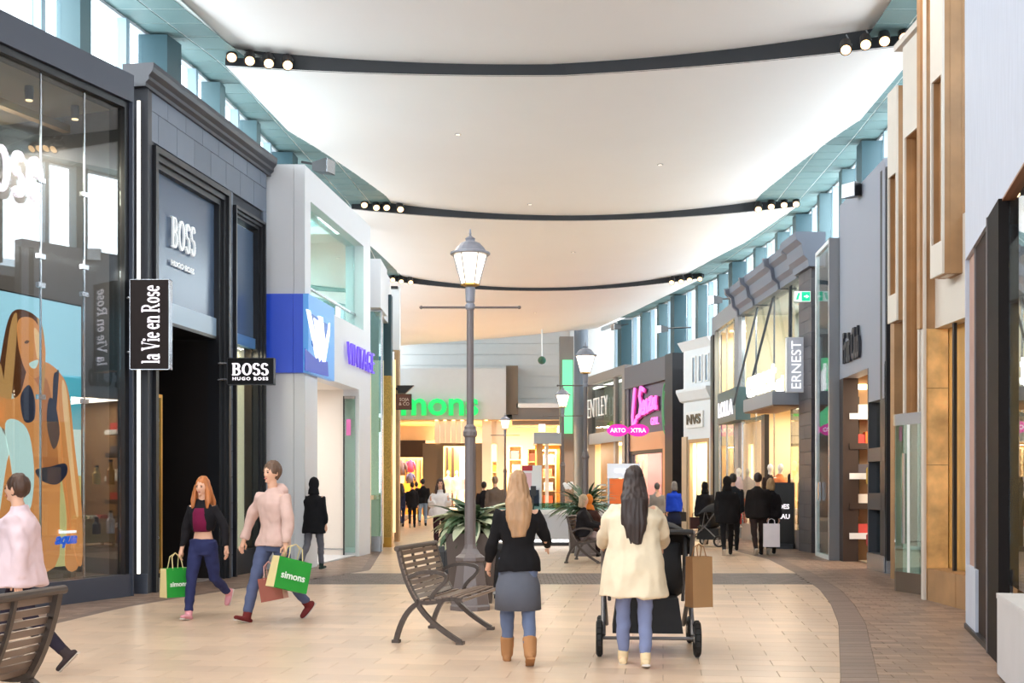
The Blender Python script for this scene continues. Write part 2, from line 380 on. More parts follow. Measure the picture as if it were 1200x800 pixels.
# ---------------- roof windows ----------------
m_mull = M('grey_blue_mullion', (150, 172, 184), .5); m_col = M('teal_grey_column', (78, 102, 107), .5, var=.04, scale=2); m_colk = M('dark_teal_column', (48, 76, 84), .5)
m_pane = glass('roof_window_glass', (246, 250, 252), .7, 0)
m_sill = M('grey_sill', (196, 202, 206), .6)
def roof_windows(name, W, side, y0, y1, bay=2.5, phase=0):
    win = MB(); pts = [(interp(W, y), y) for y in [y0+i*.5 for i in range(int((y1-y0)/.5)+1)]]
    for zz0, zz1 in ((6.62, 6.85), (9.58, 9.75)):
        g = [[(x+side*dx, y, z) for x, y in pts] for dx, z in ((-.04, zz0), (-.04, zz1), (.1, zz1), (.1, zz0), (-.04, zz0))]; win.grid(g, side > 0)
    root = win.build(name, m_sill, kind='structure')
    y = y0+phase; k = 0
    def seg(a, b, dx0, dx1, nm, mat, z0=6.85, z1=9.58):
        xa, xb = interp(W, a), interp(W, b)
        MB().prism([(xa+side*dx0, a), (xb+side*dx0, b), (xb+side*dx1, b), (xa+side*dx1, a)], z0, z1, 'z').build(nm, mat, root)
    while y < y1-bay:
        big = k % 3 == 0
        seg(y, y+(.5 if big else .32), -.42 if big else -.28, .1, 'column', m_colk if big else m_col)
        s0 = y+(.5 if big else .32)
        seg(s0, y+bay*.70, .02, .04, 'pane', m_pane); seg(y+bay*.70, y+bay*.745, -.1, .08, 'mullion', m_mull); seg(y+bay*.745, y+bay, .02, .04, 'pane', m_pane)
        y += bay; k += 1
    return root
roof_windows('window_1', WL, -1, -10, 62, 2.5, 1.35)
roof_windows('window_2', WR, 1, -10, 62, 2.5, .4)
# store roofs and outer back walls (close the building behind the shopfronts)
m_dark = M('dark_back_wall', (58, 56, 58), .9); m_wallw = M('pale_wall_paint', (226, 228, 228), .7)
def backing(name, W, side, y0, y1):
    ys = [y0+i for i in range(int(y1-y0)+1)]
    g = [[(interp(W, y)+side*dx, y, z) for y in ys] for dx, z in ((-.03, 6.62), (6.2, 6.62), (6.2, -.2))]
    MB().grid(g, side > 0).build(name, m_dark, kind='structure')
backing('wall_left', WL, -1, -12, 66); backing('wall_right', WR, 1, -12, 66)
# recessed ceiling downlights (tiny dots on the sails), each with a lamp added as fill light
m_dl = M('downlight_ring', (150, 150, 150), .5); m_dle = M('downlight_glow', (255, 240, 220), .5, emit=.8)
def sail_z(x, y):
    s = (x-interp(CL, y))/(interp(CR, y)-interp(CL, y))
    for k in range(5):
        a, b = yl(k, s), yl(k+1, s)
        if a <= y < b: t = (y-a)/(b-a); return zf(k, s)*(1-t)+zb(k+1, s)*t
    return 9
for i, (x, y, e, wh) in enumerate(((-1.5, 3, 1, 'overhead behind the frame, left'), (2.5, 5, .8, 'overhead behind the frame, right'), (-3, 11, 1.8, 'above the left bench, out of frame'), (1.2, 12, 1, 'above the stroller, out of frame'), (5.0, 15.4, 1.2, 'above the honey marble shopfront, out of frame'), (-3.2, 17, 1.1, 'above the couple with bags, out of frame'), (3.2, 18, .9, 'above the right paving, out of frame'), (-1.2, 26.5, 1, 'left of centre between the first two dark bands'), (3.6, 29, 1, 'right of centre between the first two dark bands'), (.5, 33, 1, 'just in front of the middle dark band'), (2, 39, 1.2, 'right of centre between the middle and farthest bands'), (-1.8, 44, 1, 'just in front of the farthest dark band, left'), (1, 52, 2, 'beyond the farthest dark band, centre'), (-2, 57, 1, 'beyond the farthest dark band, left'))):
    z = sail_z(x, y)
    t = thing('ceiling_downlight', 'small recessed ceiling downlight '+wh, 'ceiling light', (x, y, z-.012), 0, 'recessed downlights in the ceiling')
    MB().lathe([(.07, 0), (.075, .006), (.075, .02)], 14).build('ring', m_dl, t); MB().lathe([(.05, -.003), (.05, .004)], 12).build('lens', m_dle, t)
    light('SPOT', 'downlight_fill', (0, 0, -.05), 190*e, (1, .90, .78), size=.12, spot=1.5, parent=t)
# spotlights in fours on the ends of the dark bands
m_can = M('bronze_spot_can', (44, 40, 40), .4, metal=.2); m_glow = M('spot_lamp_glow', (255, 204, 146), .4, emit=2.6); m_arm = M('grey_spot_bracket', (150, 155, 160), .4, metal=.5)
def spots(k, pxs, where, word, E):
    s_l = pxs[0][0] < 600
    for i, (px, py) in enumerate(pxs):
        d = BL[k][0 if s_l else 2]-.10; x, y, z = at(px, py, d); ph = 1 if s_l else -1
        t = thing('track_spotlight', 'bronze can spotlight, %s, at %s' % (word[i], where), 'spotlight', (x, y, z), 0, 'spotlights on the dark ceiling bands')
        d0 = Vector((ph*.15, -.62, -.6)).normalized(); a = Vector((-.03*ph, .02, .1))
        MB().tube([a, a+d0*.06, a+d0*.34], [.07, .10, .11], 12).build('can', m_can, t); MB().cyl(a+d0*.338, a+d0*.346, .088, n=12).build('lens', m_glow, t)
        MB().cyl((-.06*ph, .06, .24), a+d0*.14+Vector((.11, 0, 0)), .014, n=6).build('bracket', m_arm, t)
        if i % 2 == 0:
            l = light('SPOT', 'spot_lamp', a+d0*.38, E, (1, .80, .58), size=.06, spot=1.0, parent=t); l.rotation_euler = d0.to_track_quat('-Z', 'Y').to_euler()
O4 = ('outermost', 'second from the wall', 'third from the wall', 'innermost')
spots(2, ((273, 64), (294, 68), (316, 71), (338, 73)), 'left end of the nearest dark band', O4, 200)
spots(2, ((1057, 41), (1034, 45), (1012, 49), (989, 55)), 'right end of the nearest band', O4, 200)
spots(3, ((427, 237), (441, 240), (453, 240), (469, 242)), 'left end of the middle band', O4, 190)
spots(3, ((932, 236), (918, 237), (903, 239), (888, 242)), 'right end of the middle band', O4, 190)
spots(4, ((460, 325), (470, 327), (481, 328)), 'left end of the farthest band', O4, 200)
spots(4, ((820, 324), (808, 325), (798, 327), (787, 328)), 'right end of the farthest band', O4, 200)
# ================= shopfronts =================
m_char = M('charcoal_metal', (52, 55, 62), .45, var=.05, scale=2); m_blk = M('black_metal', (22, 22, 25), .4); m_led = M('led_strip', (255, 246, 230), .5, emit=1.3)
m_wht = M('white_panel', (232, 233, 233), .5, var=.015, scale=1.5); m_chrome = M('brushed_metal', (176, 178, 182), .25, metal=.9)
m_clear = glass('shop_glass', k=.45, base=0); m_mirror = glass('reflective_shop_glass', (216, 224, 226), 1.1, .045); m_green = glass('greenish_glass', (206, 232, 226), 1.8, .08)
m_warmw = M('warm_cream_wall', (236, 214, 178), .7, var=.03, scale=2); m_lamp = M('shop_ceiling_light', (255, 232, 190), .5, emit=5); m_dkwood = M('dark_brown_wood', (56, 40, 32), .55, var=.12, scale=3, stretch=(1, 1, .15))
m_gold = M('gold_brass', (196, 150, 70), .3, metal=.85); m_shelf = M('pale_wood_shelf', (206, 172, 124), .5, var=.08, scale=4, stretch=(.3, 1, 1))
class Store:
    def __init__(s, F, label, name='shopfront', cat='shopfront'): s.F = F; s.t = F.thing(name, label, cat)
    def box(s, name, mat, u0, u1, z0, z1, y0=0, y1=.1, par=None, inset=None): return MB().box(u0, u1, y0, y1, z0, z1, inset).build(name, mat, par or s.t)
    def room(s, u0, u1, z0, z1, depth, mat, fmat=None, y0=.06, energy=60, color=WARM, lights=3, lamp=True):
        mb = MB(); t = .04
        mb.box(u0, u1, depth, depth+t, z0, z1).box(u0-t, u0, y0, depth+t, z0, z1).box(u1, u1+t, y0, depth+t, z0, z1).box(u0-t, u1+t, y0, depth+t, z1, z1+t)
        r = mb.build('interior', mat, s.t)
        MB().box(u0, u1, y0, depth, 0.004, .012).build('shop_floor', fmat or M('shop_floor', (196, 178, 156), .4, var=.05), s.t)
        if lamp:
            for i in range(lights):
                uu = u0+(u1-u0)*(i+.5)/lights; MB().box(uu-.05, uu+.05, .4, depth-.3, z1-.04, z1-.005).build('light_strip', m_lamp, s.t)
        if energy: light('AREA', 'shop_lamp', ((u0+u1)/2, (y0+depth)/2, z1-.12), energy, color, (0, 0, 0), max(.3, (u1-u0)*.8), depth*.7, parent=s.t)
        return r
    def frame(s, name, mat, u0, u1, z0, z1, w, y0=-.06, y1=.06, bottom=True, par=None):
        mb = MB().box(u0, u0+w, y0, y1, z0, z1).box(u1-w, u1, y0, y1, z0, z1).box(u0+w, u1-w, y0, y1, z1-w, z1)
        if bottom: mb.box(u0+w, u1-w, y0, y1, z0, z0+w)
        return mb.build(name, mat, par or s.t)
def slate(root, name, mat, u0, u1, z0, z1, tw, th, y0, y1, holes=(), stag=.5, gap=.008, limit=300):
    n = 0; j = 0; z = z1; mesh = None
    while z > z0+.03:
        za = max(z0, z-th); u = u0-(stag*tw if j % 2 else 0)
        while u < u1:
            segs = [(max(u, u0), min(u+tw, u1))]
            for (a, b, c, d) in holes:          # cut openings out of the course
                if za < d-.01 and z > c+.01:
                    ns = []
                    for p, q in segs:
                        if q <= a or p >= b: ns.append((p, q))
                        else:
                            if p < a: ns.append((p, a))
                            if q > b: ns.append((b, q))
                    segs = ns
            for p, q in segs:
                if q-p > .03: MB().box(p+gap/2, q-gap/2, y0, y1, za+gap/2, z-gap/2).build(name, mat, root); n += 1
            u += tw
        z = za; j += 1
# ---- 1: lingerie shop, far left ----
A = Vector(G(0, 717)); Bq = Vector(G(158, 696.5)); dv = (Bq-A).normalized()
F1 = Facade(A-dv*5.2, Bq); s = Store(F1, 'dark steel-framed shopfront at far left with tall glass panes over a beach poster'); t1 = s.t
m_f1 = M('dark_blue_grey_steel', (62, 67, 80), .4, var=.05, scale=1.5)
u143, u148, u158 = F1.u(142), F1.u(147), F1.u(157, -.12); zt = F1.z(158, 94); zi = F1.z(143, 119); zb_ = .30
s.box('top_beam', m_f1, 0, u158, zi, zt, -.12, .25); s.box('jamb', m_f1, u148, u158, 0, zi, -.12, .25); s.box('inner_jamb', m_blk, u143, u148, zb_, zi, -.06, .2)
s.box('inner_head', m_blk, 0, u143, zi-.09, zi, -.06, .2); s.box('kick_plate', m_f1, 0, u158, 0.0, zb_, -.10, .25)
seams = [0, F1.u(-160), F1.u(-75), F1.u(-13), F1.u(48), F1.u(99), u143]
for a, b in zip(seams, seams[1:]): s.box('glass_pane', m_mirror, a+.012, b-.012, zb_, zi-.09, .0, .012)
for a in seams[1:-1]:
    s.box('silver_seam', m_chrome, a-.01, a+.01, zb_, zi-.09, -.004, .016)
    for zz in (F1.z(99, 313), F1.z(99, 345), F1.z(99, 470), F1.z(99, 228)):
        MB().box(a-.06, a+.06, -.02, .03, zz-.03, zz+.03).build('patch_fitting', m_chrome, t1)
m_w1 = M('grey_brown_shop_wall', (112, 104, 104), .6, var=.06, scale=1.2, stretch=(1, 1, .1)); m_c1 = M('beige_shop_ceiling', (206, 184, 160), .7)
MB().box(0, u148, 2.4, 2.5, 0, zi).box(u148-.02, u148+.05, .1, 2.5, 0, zi).build('interior', m_w1, t1)
MB().box(0, u148, .06, 2.4, zi-.08, zi).build('shop_ceiling', m_c1, t1); MB().box(0, u148, .26, 2.4, .004, .02).build('shop_floor', m_dkwood, t1)
MB().box(0, u148-.1, .86, .98, zi-.34, zi-.24).build('ceiling_batten', m_gold, t1); MB().box(0, u148-.1, 2.1, 2.14, zi-.5, zi-.44).build('light_strip', m_lamp, t1)
for i in range(9):
    u = .3+i*(u143-.4)/8.2; h = MB().lathe([(.05, zi-.26), (.06, zi-.12), (.05, zi-.08)], 10, (u, .55)).build('shop_spotlight', m_f1, t1)
    MB().lathe([(.045, zi-.27), (.045, zi-.262)], 10, (u, .55)).build('lens', m_glow, h)
light('AREA', 'shop_lamp', (u143-2, 1.4, zi-.5), 70, WARM, (0, 0, 0), 4, .8, parent=t1)
light('AREA', 'shop_lamp', (u143-1, 2.0, zi-.6), 60, WARM, (-.5, 0, 0), 4, .3, parent=t1)
# big lit name on the glass: only its tail is in the picture
m_sign = M('white_lit_sign', (246, 240, 248), .4, emit=.25)
zc = F1.z(20, 205); h = F1.z(20, 180)-F1.z(20, 233); ue = F1.u(41)
me = roman('Rose', .05, .125, .05); W = max(v.co.x for v in me.vertices)
k = h/.66; wl = W*k
for p in me.polygons: pass
put_text(me, 'illuminated_name', m_sign, t1, (ue-wl/2*.62, -.09, zc+.17*k-.03), w=wl*.62, h=k)
# poster light box
px0, px1 = -62, 97; pu0, pu1 = F1.u(px0, .5), F1.u(px1, .5); pz0, pz1 = F1.z(97, 664, .5), F1.z(97, 362, .5); PW, PH = pu1-pu0, pz1-pz0
post = F1.thing('beach_poster', 'tall backlit beach poster of a woman in dark swimwear behind the glass', 'poster', pu0, .5, .03)
m_pf = M('poster_cabinet', (30, 30, 34), .5)
MB().box(0, PW, .03, .16, pz0-.1, pz1+.02).box(.1, .2, .03, .16, 0, pz0).box(PW-.2, PW-.1, .03, .16, 0, pz0).build('light_box', m_pf, post)
def pm(n, c): return M('poster_'+n, c, .5, emit=.8, ecol=c)
sky, sea, sand, skin, skin2, hair, hair2, suit, lite = pm('sky', (176, 218, 230)), pm('sea', (70, 172, 186)), pm('sand', (206, 186, 122)), pm('skin', (222, 140, 78)), pm('skin_shade', (184, 108, 58)), pm('hair', (92, 48, 20)), pm('hair_light', (196, 140, 82)), pm('swimwear', (40, 40, 56)), pm('surf', (206, 224, 214))
def round_poly(p, n=4):                # Catmull-Rom through the outline
    out = []; m = len(p)
    for i in range(m):
        a, b, c, d = p[i-1], p[i], p[(i+1) % m], p[(i+2) % m]
        for k in range(n):
            t = k/n; out.append(tuple(.5*((2*b[j])+(c[j]-a[j])*t+(2*a[j]-5*b[j]+4*c[j]-d[j])*t*t+(3*b[j]-a[j]-3*c[j]+d[j])*t**3) for j in (0, 1)))
    return out
def pp(name, mat, pts, lay):          # flat print pieces, in pixels of the picture around the poster
    pts = round_poly(pts) if lay > 1 else pts
    MB().prism([((x-px0)/(px1-px0)*PW, pz0+(664-y)/(664-362)*PH) for x, y in pts], .03-.002*lay, .03, 'y').build(name, mat, post)
pp('printed_sky', sky, [(-62, 362), (97, 362), (97, 446), (-62, 446)], 1); pp('printed_sea', sea, [(-62, 444), (97, 444), (97, 506), (-62, 506)], 1)
pp('printed_surf', lite, [(-62, 506), (97, 506), (97, 560), (-62, 548)], 1); pp('printed_sand', sand, [(-62, 548), (97, 560), (97, 664), (-62, 664)], 1)
pp('printed_hair', hair, [(6, 392), (16, 379), (34, 380), (46, 392), (48, 420), (38, 440), (22, 500), (4, 520), (-8, 480), (-2, 430)], 2)
pp('printed_hair_light', hair2, [(8, 400), (16, 384), (14, 430), (6, 500), (0, 470)], 3)
pp('printed_body', skin, [(30, 440), (50, 432), (70, 444), (80, 466), (86, 520), (96, 600), (94, 664), (76, 664), (78, 610), (70, 560), (68, 600), (62, 664), (-4, 664), (2, 560), (10, 520), (-14, 500), (-22, 470), (4, 478), (20, 470)], 4)
pp('printed_shade', skin2, [(34, 450), (44, 470), (48, 560), (66, 560), (62, 500), (52, 452)], 5)
pp('printed_swimwear', suit, [(20, 474), (30, 460), (37, 476), (36, 498), (24, 500)], 6); pp('printed_swimwear', suit, [(54, 474), (62, 478), (68, 512), (60, 530), (52, 504)], 6); pp('printed_swimwear', suit, [(38, 554), (56, 550), (75, 546), (77, 558), (64, 570), (46, 566)], 8); pp('printed_strap', suit, [(60, 450), (64, 442), (67, 444), (62, 500), (59, 500)], 6)
pp('printed_arm', skin, [(70, 446), (80, 466), (88, 530), (97, 600), (97, 664), (86, 640), (72, 540), (66, 470)], 7)
pp('printed_sand_back', lite, [(-62, 500), (-30, 492), (-6, 500), (10, 470), (20, 520), (18, 580), (-10, 600), (-62, 600)], 2)
pp('printed_hair_strand', hair2, [(40, 384), (47, 396), (50, 430), (47, 470), (44, 440), (44, 405)], 6); pp('printed_hair_strand', hair2, [(-4, 440), (2, 470), (0, 505), (-6, 490)], 4); pp('printed_glint', pm('skin_light', (246, 190, 134)), [(72, 450), (78, 470), (84, 530), (92, 600), (88, 600), (78, 530), (71, 470)], 8); pp('printed_glint', MATS['poster_skin_light'], [(36, 396), (43, 404), (45, 422), (40, 430), (37, 414)], 9)
pp('printed_towel', lite, [(2, 505), (16, 500), (30, 515), (36, 560), (30, 600), (16, 590), (8, 545)], 7)
pp('printed_face', skin, [(18, 390), (34, 386), (46, 402), (50, 424), (44, 446), (34, 452), (24, 440), (17, 414)], 7); pp('printed_mouth', lite, [(30, 436), (41, 431), (38, 440), (33, 441)], 8)
for ex in (24, 37): pp('printed_eye', hair, [(ex, 414), (ex+3, 411), (ex+6, 412), (ex+3, 415)], 8)
put_text(text_mesh('bienvenue', 1, .02), 'printed_word', M('poster_white', (255, 255, 255), .5, emit=.8), post, ((77-px0)/(px1-px0)*PW, .0, pz0+(664-624)/302*PH), w=22/159*PW)
put_text(text_mesh('aqua', 1, .02, .02, shear=.4), 'printed_word', M('poster_blue', (40, 110, 230), .5, emit=.6), post, ((75-px0)/(px1-px0)*PW, .0, pz0+(664-636)/302*PH), w=28/159*PW)
light('AREA', 'poster_backlight', (PW/2, -.28, pz1+.5), 10, (1, .9, .8), (-.9, 0, 0), PW, .1, parent=post)

# ---- 2: menswear shop with slate cladding ----
F2 = Facade(G(171, 695), G(311, 668)); s = Store(F2, 'slate-clad shopfront with black moulded frames, blue-grey film and a dark doorway'); t2 = s.t; L2 = F2.L
m_slate = M('blue_grey_slate', (98, 108, 124), .5, var=.06, scale=3, island=.07); m_corn = M('dark_cornice', (50, 52, 60), .45); m_film = M('blue_grey_film', (76, 95, 120), .22, var=.05, scale=.8)
m_band2 = M('pale_blue_transom', (132, 156, 178), .25); m_fr2 = M('black_moulding', (26, 27, 32), .35)
zt2 = 7.25; a0, a1 = F2.u(176), F2.u(265); b0, b1 = F2.u(271), F2.u(306.5)
za = F2.z(176, 170); zb2 = F2.z(271, 240)
m_core = M('slate_joint', (58, 62, 70), .8)
MB().box(0, L2, .02, .3, za, zt2).box(0, a0, .02, .3, 0, za).box(a1, b0, .02, .3, 0, za).box(b1, L2, .02, .3, 0, za).box(b0, b1, .02, .3, zb2, za).build('backing', m_core, t2)
slate(t2, 'slate_tile', m_slate, .02, L2-.02, 0.0, zt2, .62, .43, -.03, .02, [(a0, a1, -1, za), (b0, b1, -1, zb2)])
prof = [(0, 7.08), (-.04, 7.08), (-.04, 7.13), (-.09, 7.17), (-.09, 7.22), (-.14, 7.28), (-.16, 7.34), (-.16, 7.40), (.3, 7.40), (.3, 7.08)]
MB().prism([(y-.03, z) for y, z in prof], -.16, L2+.1, 'x').build('cornice', m_corn, t2)
def mould(u0, u1, z1, nm, w=.20):
    for i in range(3): s.frame(nm, m_fr2, u0+i*w/3, u1-i*w/3, 0 if i < 2 else .0, z1-i*w/3, w/3, -.09+i*.05, .2, False)
mould(a0, a1, za, 'door_moulding', .26); mould(b0, b1, zb2, 'window_moulding', .14)
zd = F2.z(255, 393); zd2 = F2.z(255, 372); A0, A1, B0, B1 = a0+.26, a1-.26, b0+.14, b1-.14
s.box('film_panel', m_film, A0-.05, A1, zd2, za-.2, .10, .14); s.box('transom', m_band2, A0-.05, A1, zd, zd2, .06, .16)
s.box('door_soffit', m_blk, A0-.05, A1, zd-.05, zd, .06, 2.6)
zq = F2.z(300, 405); zq2 = F2.z(300, 396)
s.box('film_panel', m_film, B0-.03, B1, zq2, zb2-.2, .10, .14); s.box('transom', M('blue_transom', (78, 122, 170), .3), B0-.03, B1, zq-.05, zq2, .06, .16)
s.box('glass_pane', m_clear, B0, B1, .42, zq-.05, .1, .112); s.box('window_sill', m_blk, B0-.1, B1+.1, 0, .42, .04, .3)
m_cream = M('cream_backdrop', (232, 216, 178), .7, emit=.25); s.box('backdrop', m_cream, B0, B1, .42, zq, .26, .30); MB().box(B0, B1, .12, .26, .38, .42).build('window_floor', m_warmw, t2)
s.box('window_side', m_dkwood, B1-.02, B1+.02, .3, zq, .12, .30)
light('AREA', 'window_lamp', ((B0+B1)/2, .2, zq-.1), 16, WARM, (0, 0, 0), .3, parent=t2)
m_blkw = M('black_brown_wall', (30, 25, 25), .4, var=.1, scale=2)
MB().box(A0-.06, A1+.06, 2.6, 2.66, 0, zd).box(A0-.08, A0-.04, .1, 2.6, 0, zd).box(A1+.04, A1+.08, .1, 2.6, 0, zd).build('entrance_walls', m_blkw, t2)
MB().box(A0, A1, .05, 2.6, .004, .012).build('entrance_floor', M('grey_pavers', (150, 140, 136), .5, var=.1, scale=6), t2)
d = MB().box(A0+.02, A0+.06, .5, 1.05, .1, 2.55); dr = s.frame('door_leaf', m_gold, A0-.02, F2.u(189, .35), .2, F2.z(186, 462, .35), .05, .33, .37)
s.box('door_glass', m_mirror, A0+.03, F2.u(189, .35)-.05, .25, F2.z(186, 462, .35)-.05, .345, .355, dr)
MB().tube([(A0+.12, .30, 1.0), (A0+.12, .26, 1.05), (A0+.12, .26, 1.5), (A0+.12, .30, 1.55)], .018, 6).build('handle', m_gold, dr)
put_text(roman('BOSS', .03, .15, .05), 'name_letters', M('pale_letters', (232, 238, 242), .5, emit=.12), t2, ((F2.u(199, .08)+F2.u(227, .08))/2, .07, (F2.z(212, 258)+F2.z(212, 309))/2+.12), w=F2.u(227)-F2.u(199), h=.46)
put_text(text_mesh('HUGO BOSS', 1, .02, .02), 'name_letters', MATS['pale_letters'], t2, ((F2.u(199, .08)+F2.u(227, .08))/2, .07, F2.z(212, 306)-.05), w=F2.u(226)-F2.u(199), h=.085)
# lit end returns
def ret(pxa, pxb, y, zt, nm):
    d = FPX*EYE/(y-HY); xa, xb = (pxa-600)/FPX*d, (pxb-600)/FPX*d
    return d, xa, xb
dd = 16.74; xa, xb = (157-600)/FPX*dd, (171-600)/FPX*dd
inv = Matrix.Translation(Vector((*F2.p, 0)))@Matrix.Rotation(F2.rz, 4, 'Z'); inv = inv.inverted()
def wbox(name, mat, x0, x1, y0, y1, z0, z1, par, mi):      # world-aligned box as a child of a turned thing
    mb = MB().box(x0, x1, y0, y1, z0, z1); mb.v = [tuple(mi@Vector(v)) for v in mb.v]; return mb.build(name, mat, par)
wbox('side_return', m_char, xa-.1, xb+.03, dd, dd+.3, 0, 7.08, t2, inv); wbox('led_strip', m_led, (161-600)/FPX*dd, (164.6-600)/FPX*dd, dd-.02, dd+.02, .28, 6.9, t2, inv)
wbox('plinth', m_f1, xa-.02, xb+.03, dd-.03, dd, 0, .28, t2, inv)
wbox('led_strip', m_led, (307-600)/FPX*21.36, (309.6-600)/FPX*21.36, 21.30, 21.36, .3, 6.8, t2, inv)

# ---- 3: white electronics-style shop with the blue corner box ----
F3 = Facade(G(357, 667), G(434, 648.5)); s = Store(F3, 'white panelled shopfront with a royal blue corner box and a deep white entrance'); t3 = s.t; L3 = F3.L
m_w3 = M('white_shop_panel', (220, 222, 226), .45, var=.01); m_g3 = M('pale_grey_side_panel', (206, 208, 212), .5, var=.02, scale=1.2); m_blue = M('royal_blue_panel', (22, 66, 190), .4, emit=.12)
u_o0, u_o1 = F3.u(372), F3.u(421); zo = F3.z(372, 440); zt3 = 7.33; w0, w1 = F3.u(364), F3.u(426); wz1 = F3.z(364, 236); wz0 = F3.z(424, 386); bz0, bz1 = F3.z(357, 437), F3.z(357, 345)
MB().box(0, w0, 0, .35, bz1, zt3).box(w0, w1, 0, .35, wz1, zt3).box(w1, L3, 0, .35, zo, zt3).box(0, w1, 0, .35, zo, wz0).build('front_panel', m_w3, t3)
MB().box(0, u_o0, 0, .35, 0, zo).build('entrance_pier', m_w3, t3); MB().box(u_o1+.0, L3, 0, .35, 0, zo).build('entrance_pier', m_w3, t3)
s.box('glass_pane', m_green, w0, w1, wz0, wz1, .20, .22); MB().box(w0-.1, w1+.1, 1.5, 1.55, wz0-.3, wz1+.2).box(w0-.1, w1+.1, .3, 1.5, wz1+.1, wz1+.2).box(w0-.1, w0-.06, .3, 1.5, wz0-.2, wz1+.2).box(w1+.06, w1+.1, .3, 1.5, wz0-.2, wz1+.2).build('interior', M('pale_green_white_wall', (226, 236, 234), .6), t3)
s.box('glazing_bar', m_chrome, w0, w1, F3.z(400, 353)-.02, F3.z(400, 353)+.02, .17, .2)
MB().box(-.10, F3.u(386), -.10, .0, bz0, bz1).build('corner_box', M('sky_blue_box', (92, 158, 226), .4, emit=.15), t3)
light('AREA', 'window_lamp', ((w0+w1)/2, .9, wz1), 170, (.95, 1, 1), (0, 0, 0), 1.5, parent=t3)
# blue part and white pen strokes of the emblem
def q3(px, py): return (F3.u(px, -.11), F3.z(px, py, -.11))
m_lw = M('white_emblem', (250, 250, 252), .4, emit=.5)
for nm, mt, pts, lay in (('emblem_blue', m_blue, [(357.5, 408), (368, 418), (384, 424), (385, 441), (357.5, 434)], 1), ('emblem_shade', M('deep_sky_blue', (36, 104, 200), .4), [(366, 368), (384, 380), (383, 402), (376, 420), (366, 404)], 1), ('emblem_stroke', m_lw, [(359, 362), (363, 364), (374, 416), (370, 420)], 2),
     ('emblem_stroke', m_lw, [(367, 372), (372, 376), (378, 416), (374, 424)], 2), ('emblem_stroke', m_lw, [(372.5, 370), (377, 372), (380, 404), (384, 384), (385.5, 378), (385, 392), (380, 424), (377.5, 424)], 3)):
    MB().prism([q3(*p) for p in pts], -.10-.012*lay, -.10, 'y').build(nm, mt, t3)
me = text_mesh('VINTAGE', 1, .05, -.012); za_, zb_2 = F3.z(418, 400), F3.z(418, 430)
put_text(me, 'name_letters', M('violet_lit_letters', (104, 76, 214), .4, emit=.4), t3, ((F3.u(403)+F3.u(436))/2-.05, -.07, (F3.z(404, 400)+F3.z(404, 426))/2), w=F3.u(434)-F3.u(403), h=F3.z(404, 400)-F3.z(404, 426))
# entrance recess
yd = F3.y_at(404, u_o1-.03); MB().box(u_o0, u_o1, 4, 4.05, 0, zo).box(u_o0-.05, u_o0, .3, 4, 0, zo).box(u_o1, u_o1+.05, .35, 4, 0, zo).box(u_o0, u_o1, .35, 4, zo, zo+.05).build('entrance_walls', M('warm_white_wall', (240, 232, 224), .6), t3)
s.box('skirting', m_chrome, u_o1-.015, u_o1, .14, .17, yd, 4); s.box('entrance_threshold', m_w3, u_o0, u_o1, .004, .03, .1, 4)
dl = s.box('glass_door', m_green, u_o1-.05, u_o1-.035, .08, zo-.2, .08, yd); s.box('sticker', M('pink_sticker', (226, 120, 190), .5), u_o1-.06, u_o1-.05, 2.6, 2.95, yd-.14, yd-.04, dl)
s.box('door_rail', m_chrome, u_o1-.07, u_o1-.02, zo-.2, zo-.14, .08, yd); s.box('door_edge', m_blk, u_o1-.06, u_o1-.03, .03, zo-.14, yd, yd+.03)
light('AREA', 'entrance_lamp', ((u_o0+u_o1)/2, 2, zo-.05), 45, (1, .95, .88), (0, 0, 0), 1.2, .8, parent=t3)
# grey return facing the camera
inv3 = (Matrix.Translation(Vector((*F3.p, 0)))@Matrix.Rotation(F3.rz, 4, 'Z')).inverted(); d3 = 21.62
X = lambda px, d: (px-600)/FPX*d
for a, b in ((312, 344), (344.4, 357)):
    wbox('side_panel', m_g3, X(a, d3), X(b, d3), d3, d3+.12, 0, bz0, t3, inv3); wbox('side_panel', m_g3, X(a, d3), X(b, d3), d3, d3+.12, bz1, zt3, t3, inv3); wbox('blue_side_panel', m_blue, X(a, d3), X(b, d3), d3-.06, d3+.12, bz0, bz1, t3, inv3)

# ---- 4: glass corner and stone piers beyond the white shop ----
F4 = Facade(G(436, 647), G(468, 631)); s = Store(F4, 'narrow glass and gold-tiled shopfront beyond the white shop, white box above'); t4 = s.t; L4 = F4.L
m_spark = M('gold_mosaic', (176, 140, 70), .35, metal=.5, var=.4, scale=30); m_tan = M('tan_stone', (186, 152, 112), .5, var=.08, scale=3)
inv4 = (Matrix.Translation(Vector((*F4.p, 0)))@Matrix.Rotation(F4.rz, 4, 'Z')).inverted()
dA, dB, dC = 27.6, 29.6, 32.6
def z_(py, d): return EYE+(HY-py)/FPX*d
wbox('glass_pane', m_green, X(435, dA), X(447, dA), dA, dA+.02, .35, z_(365, dA), t4, inv4); wbox('pane_plinth', m_chrome, X(435, dA), X(447, dA), dA-.02, dA+.05, 0, .35, t4, inv4)
wbox('pane_head', m_chrome, X(434, dA), X(448, dA), dA-.03, dA+.05, z_(365, dA), z_(360, dA), t4, inv4); wbox('pane_edge', m_chrome, X(446.4, dA), X(447.8, dA), dA-.02, dA+.2, 0, z_(362, dA), t4, inv4)
wbox('backdrop', M('cream_display', (226, 220, 196), .6, emit=.2), X(432, 29), X(447, 29), 29.4, 29.5, .1, z_(420, 29), t4, inv4); wbox('upper_backdrop', M('teal_shade', (96, 140, 146), .5), X(432, 29), X(447, 29), 29.4, 29.5, z_(420, 29), z_(352, 29), t4, inv4)
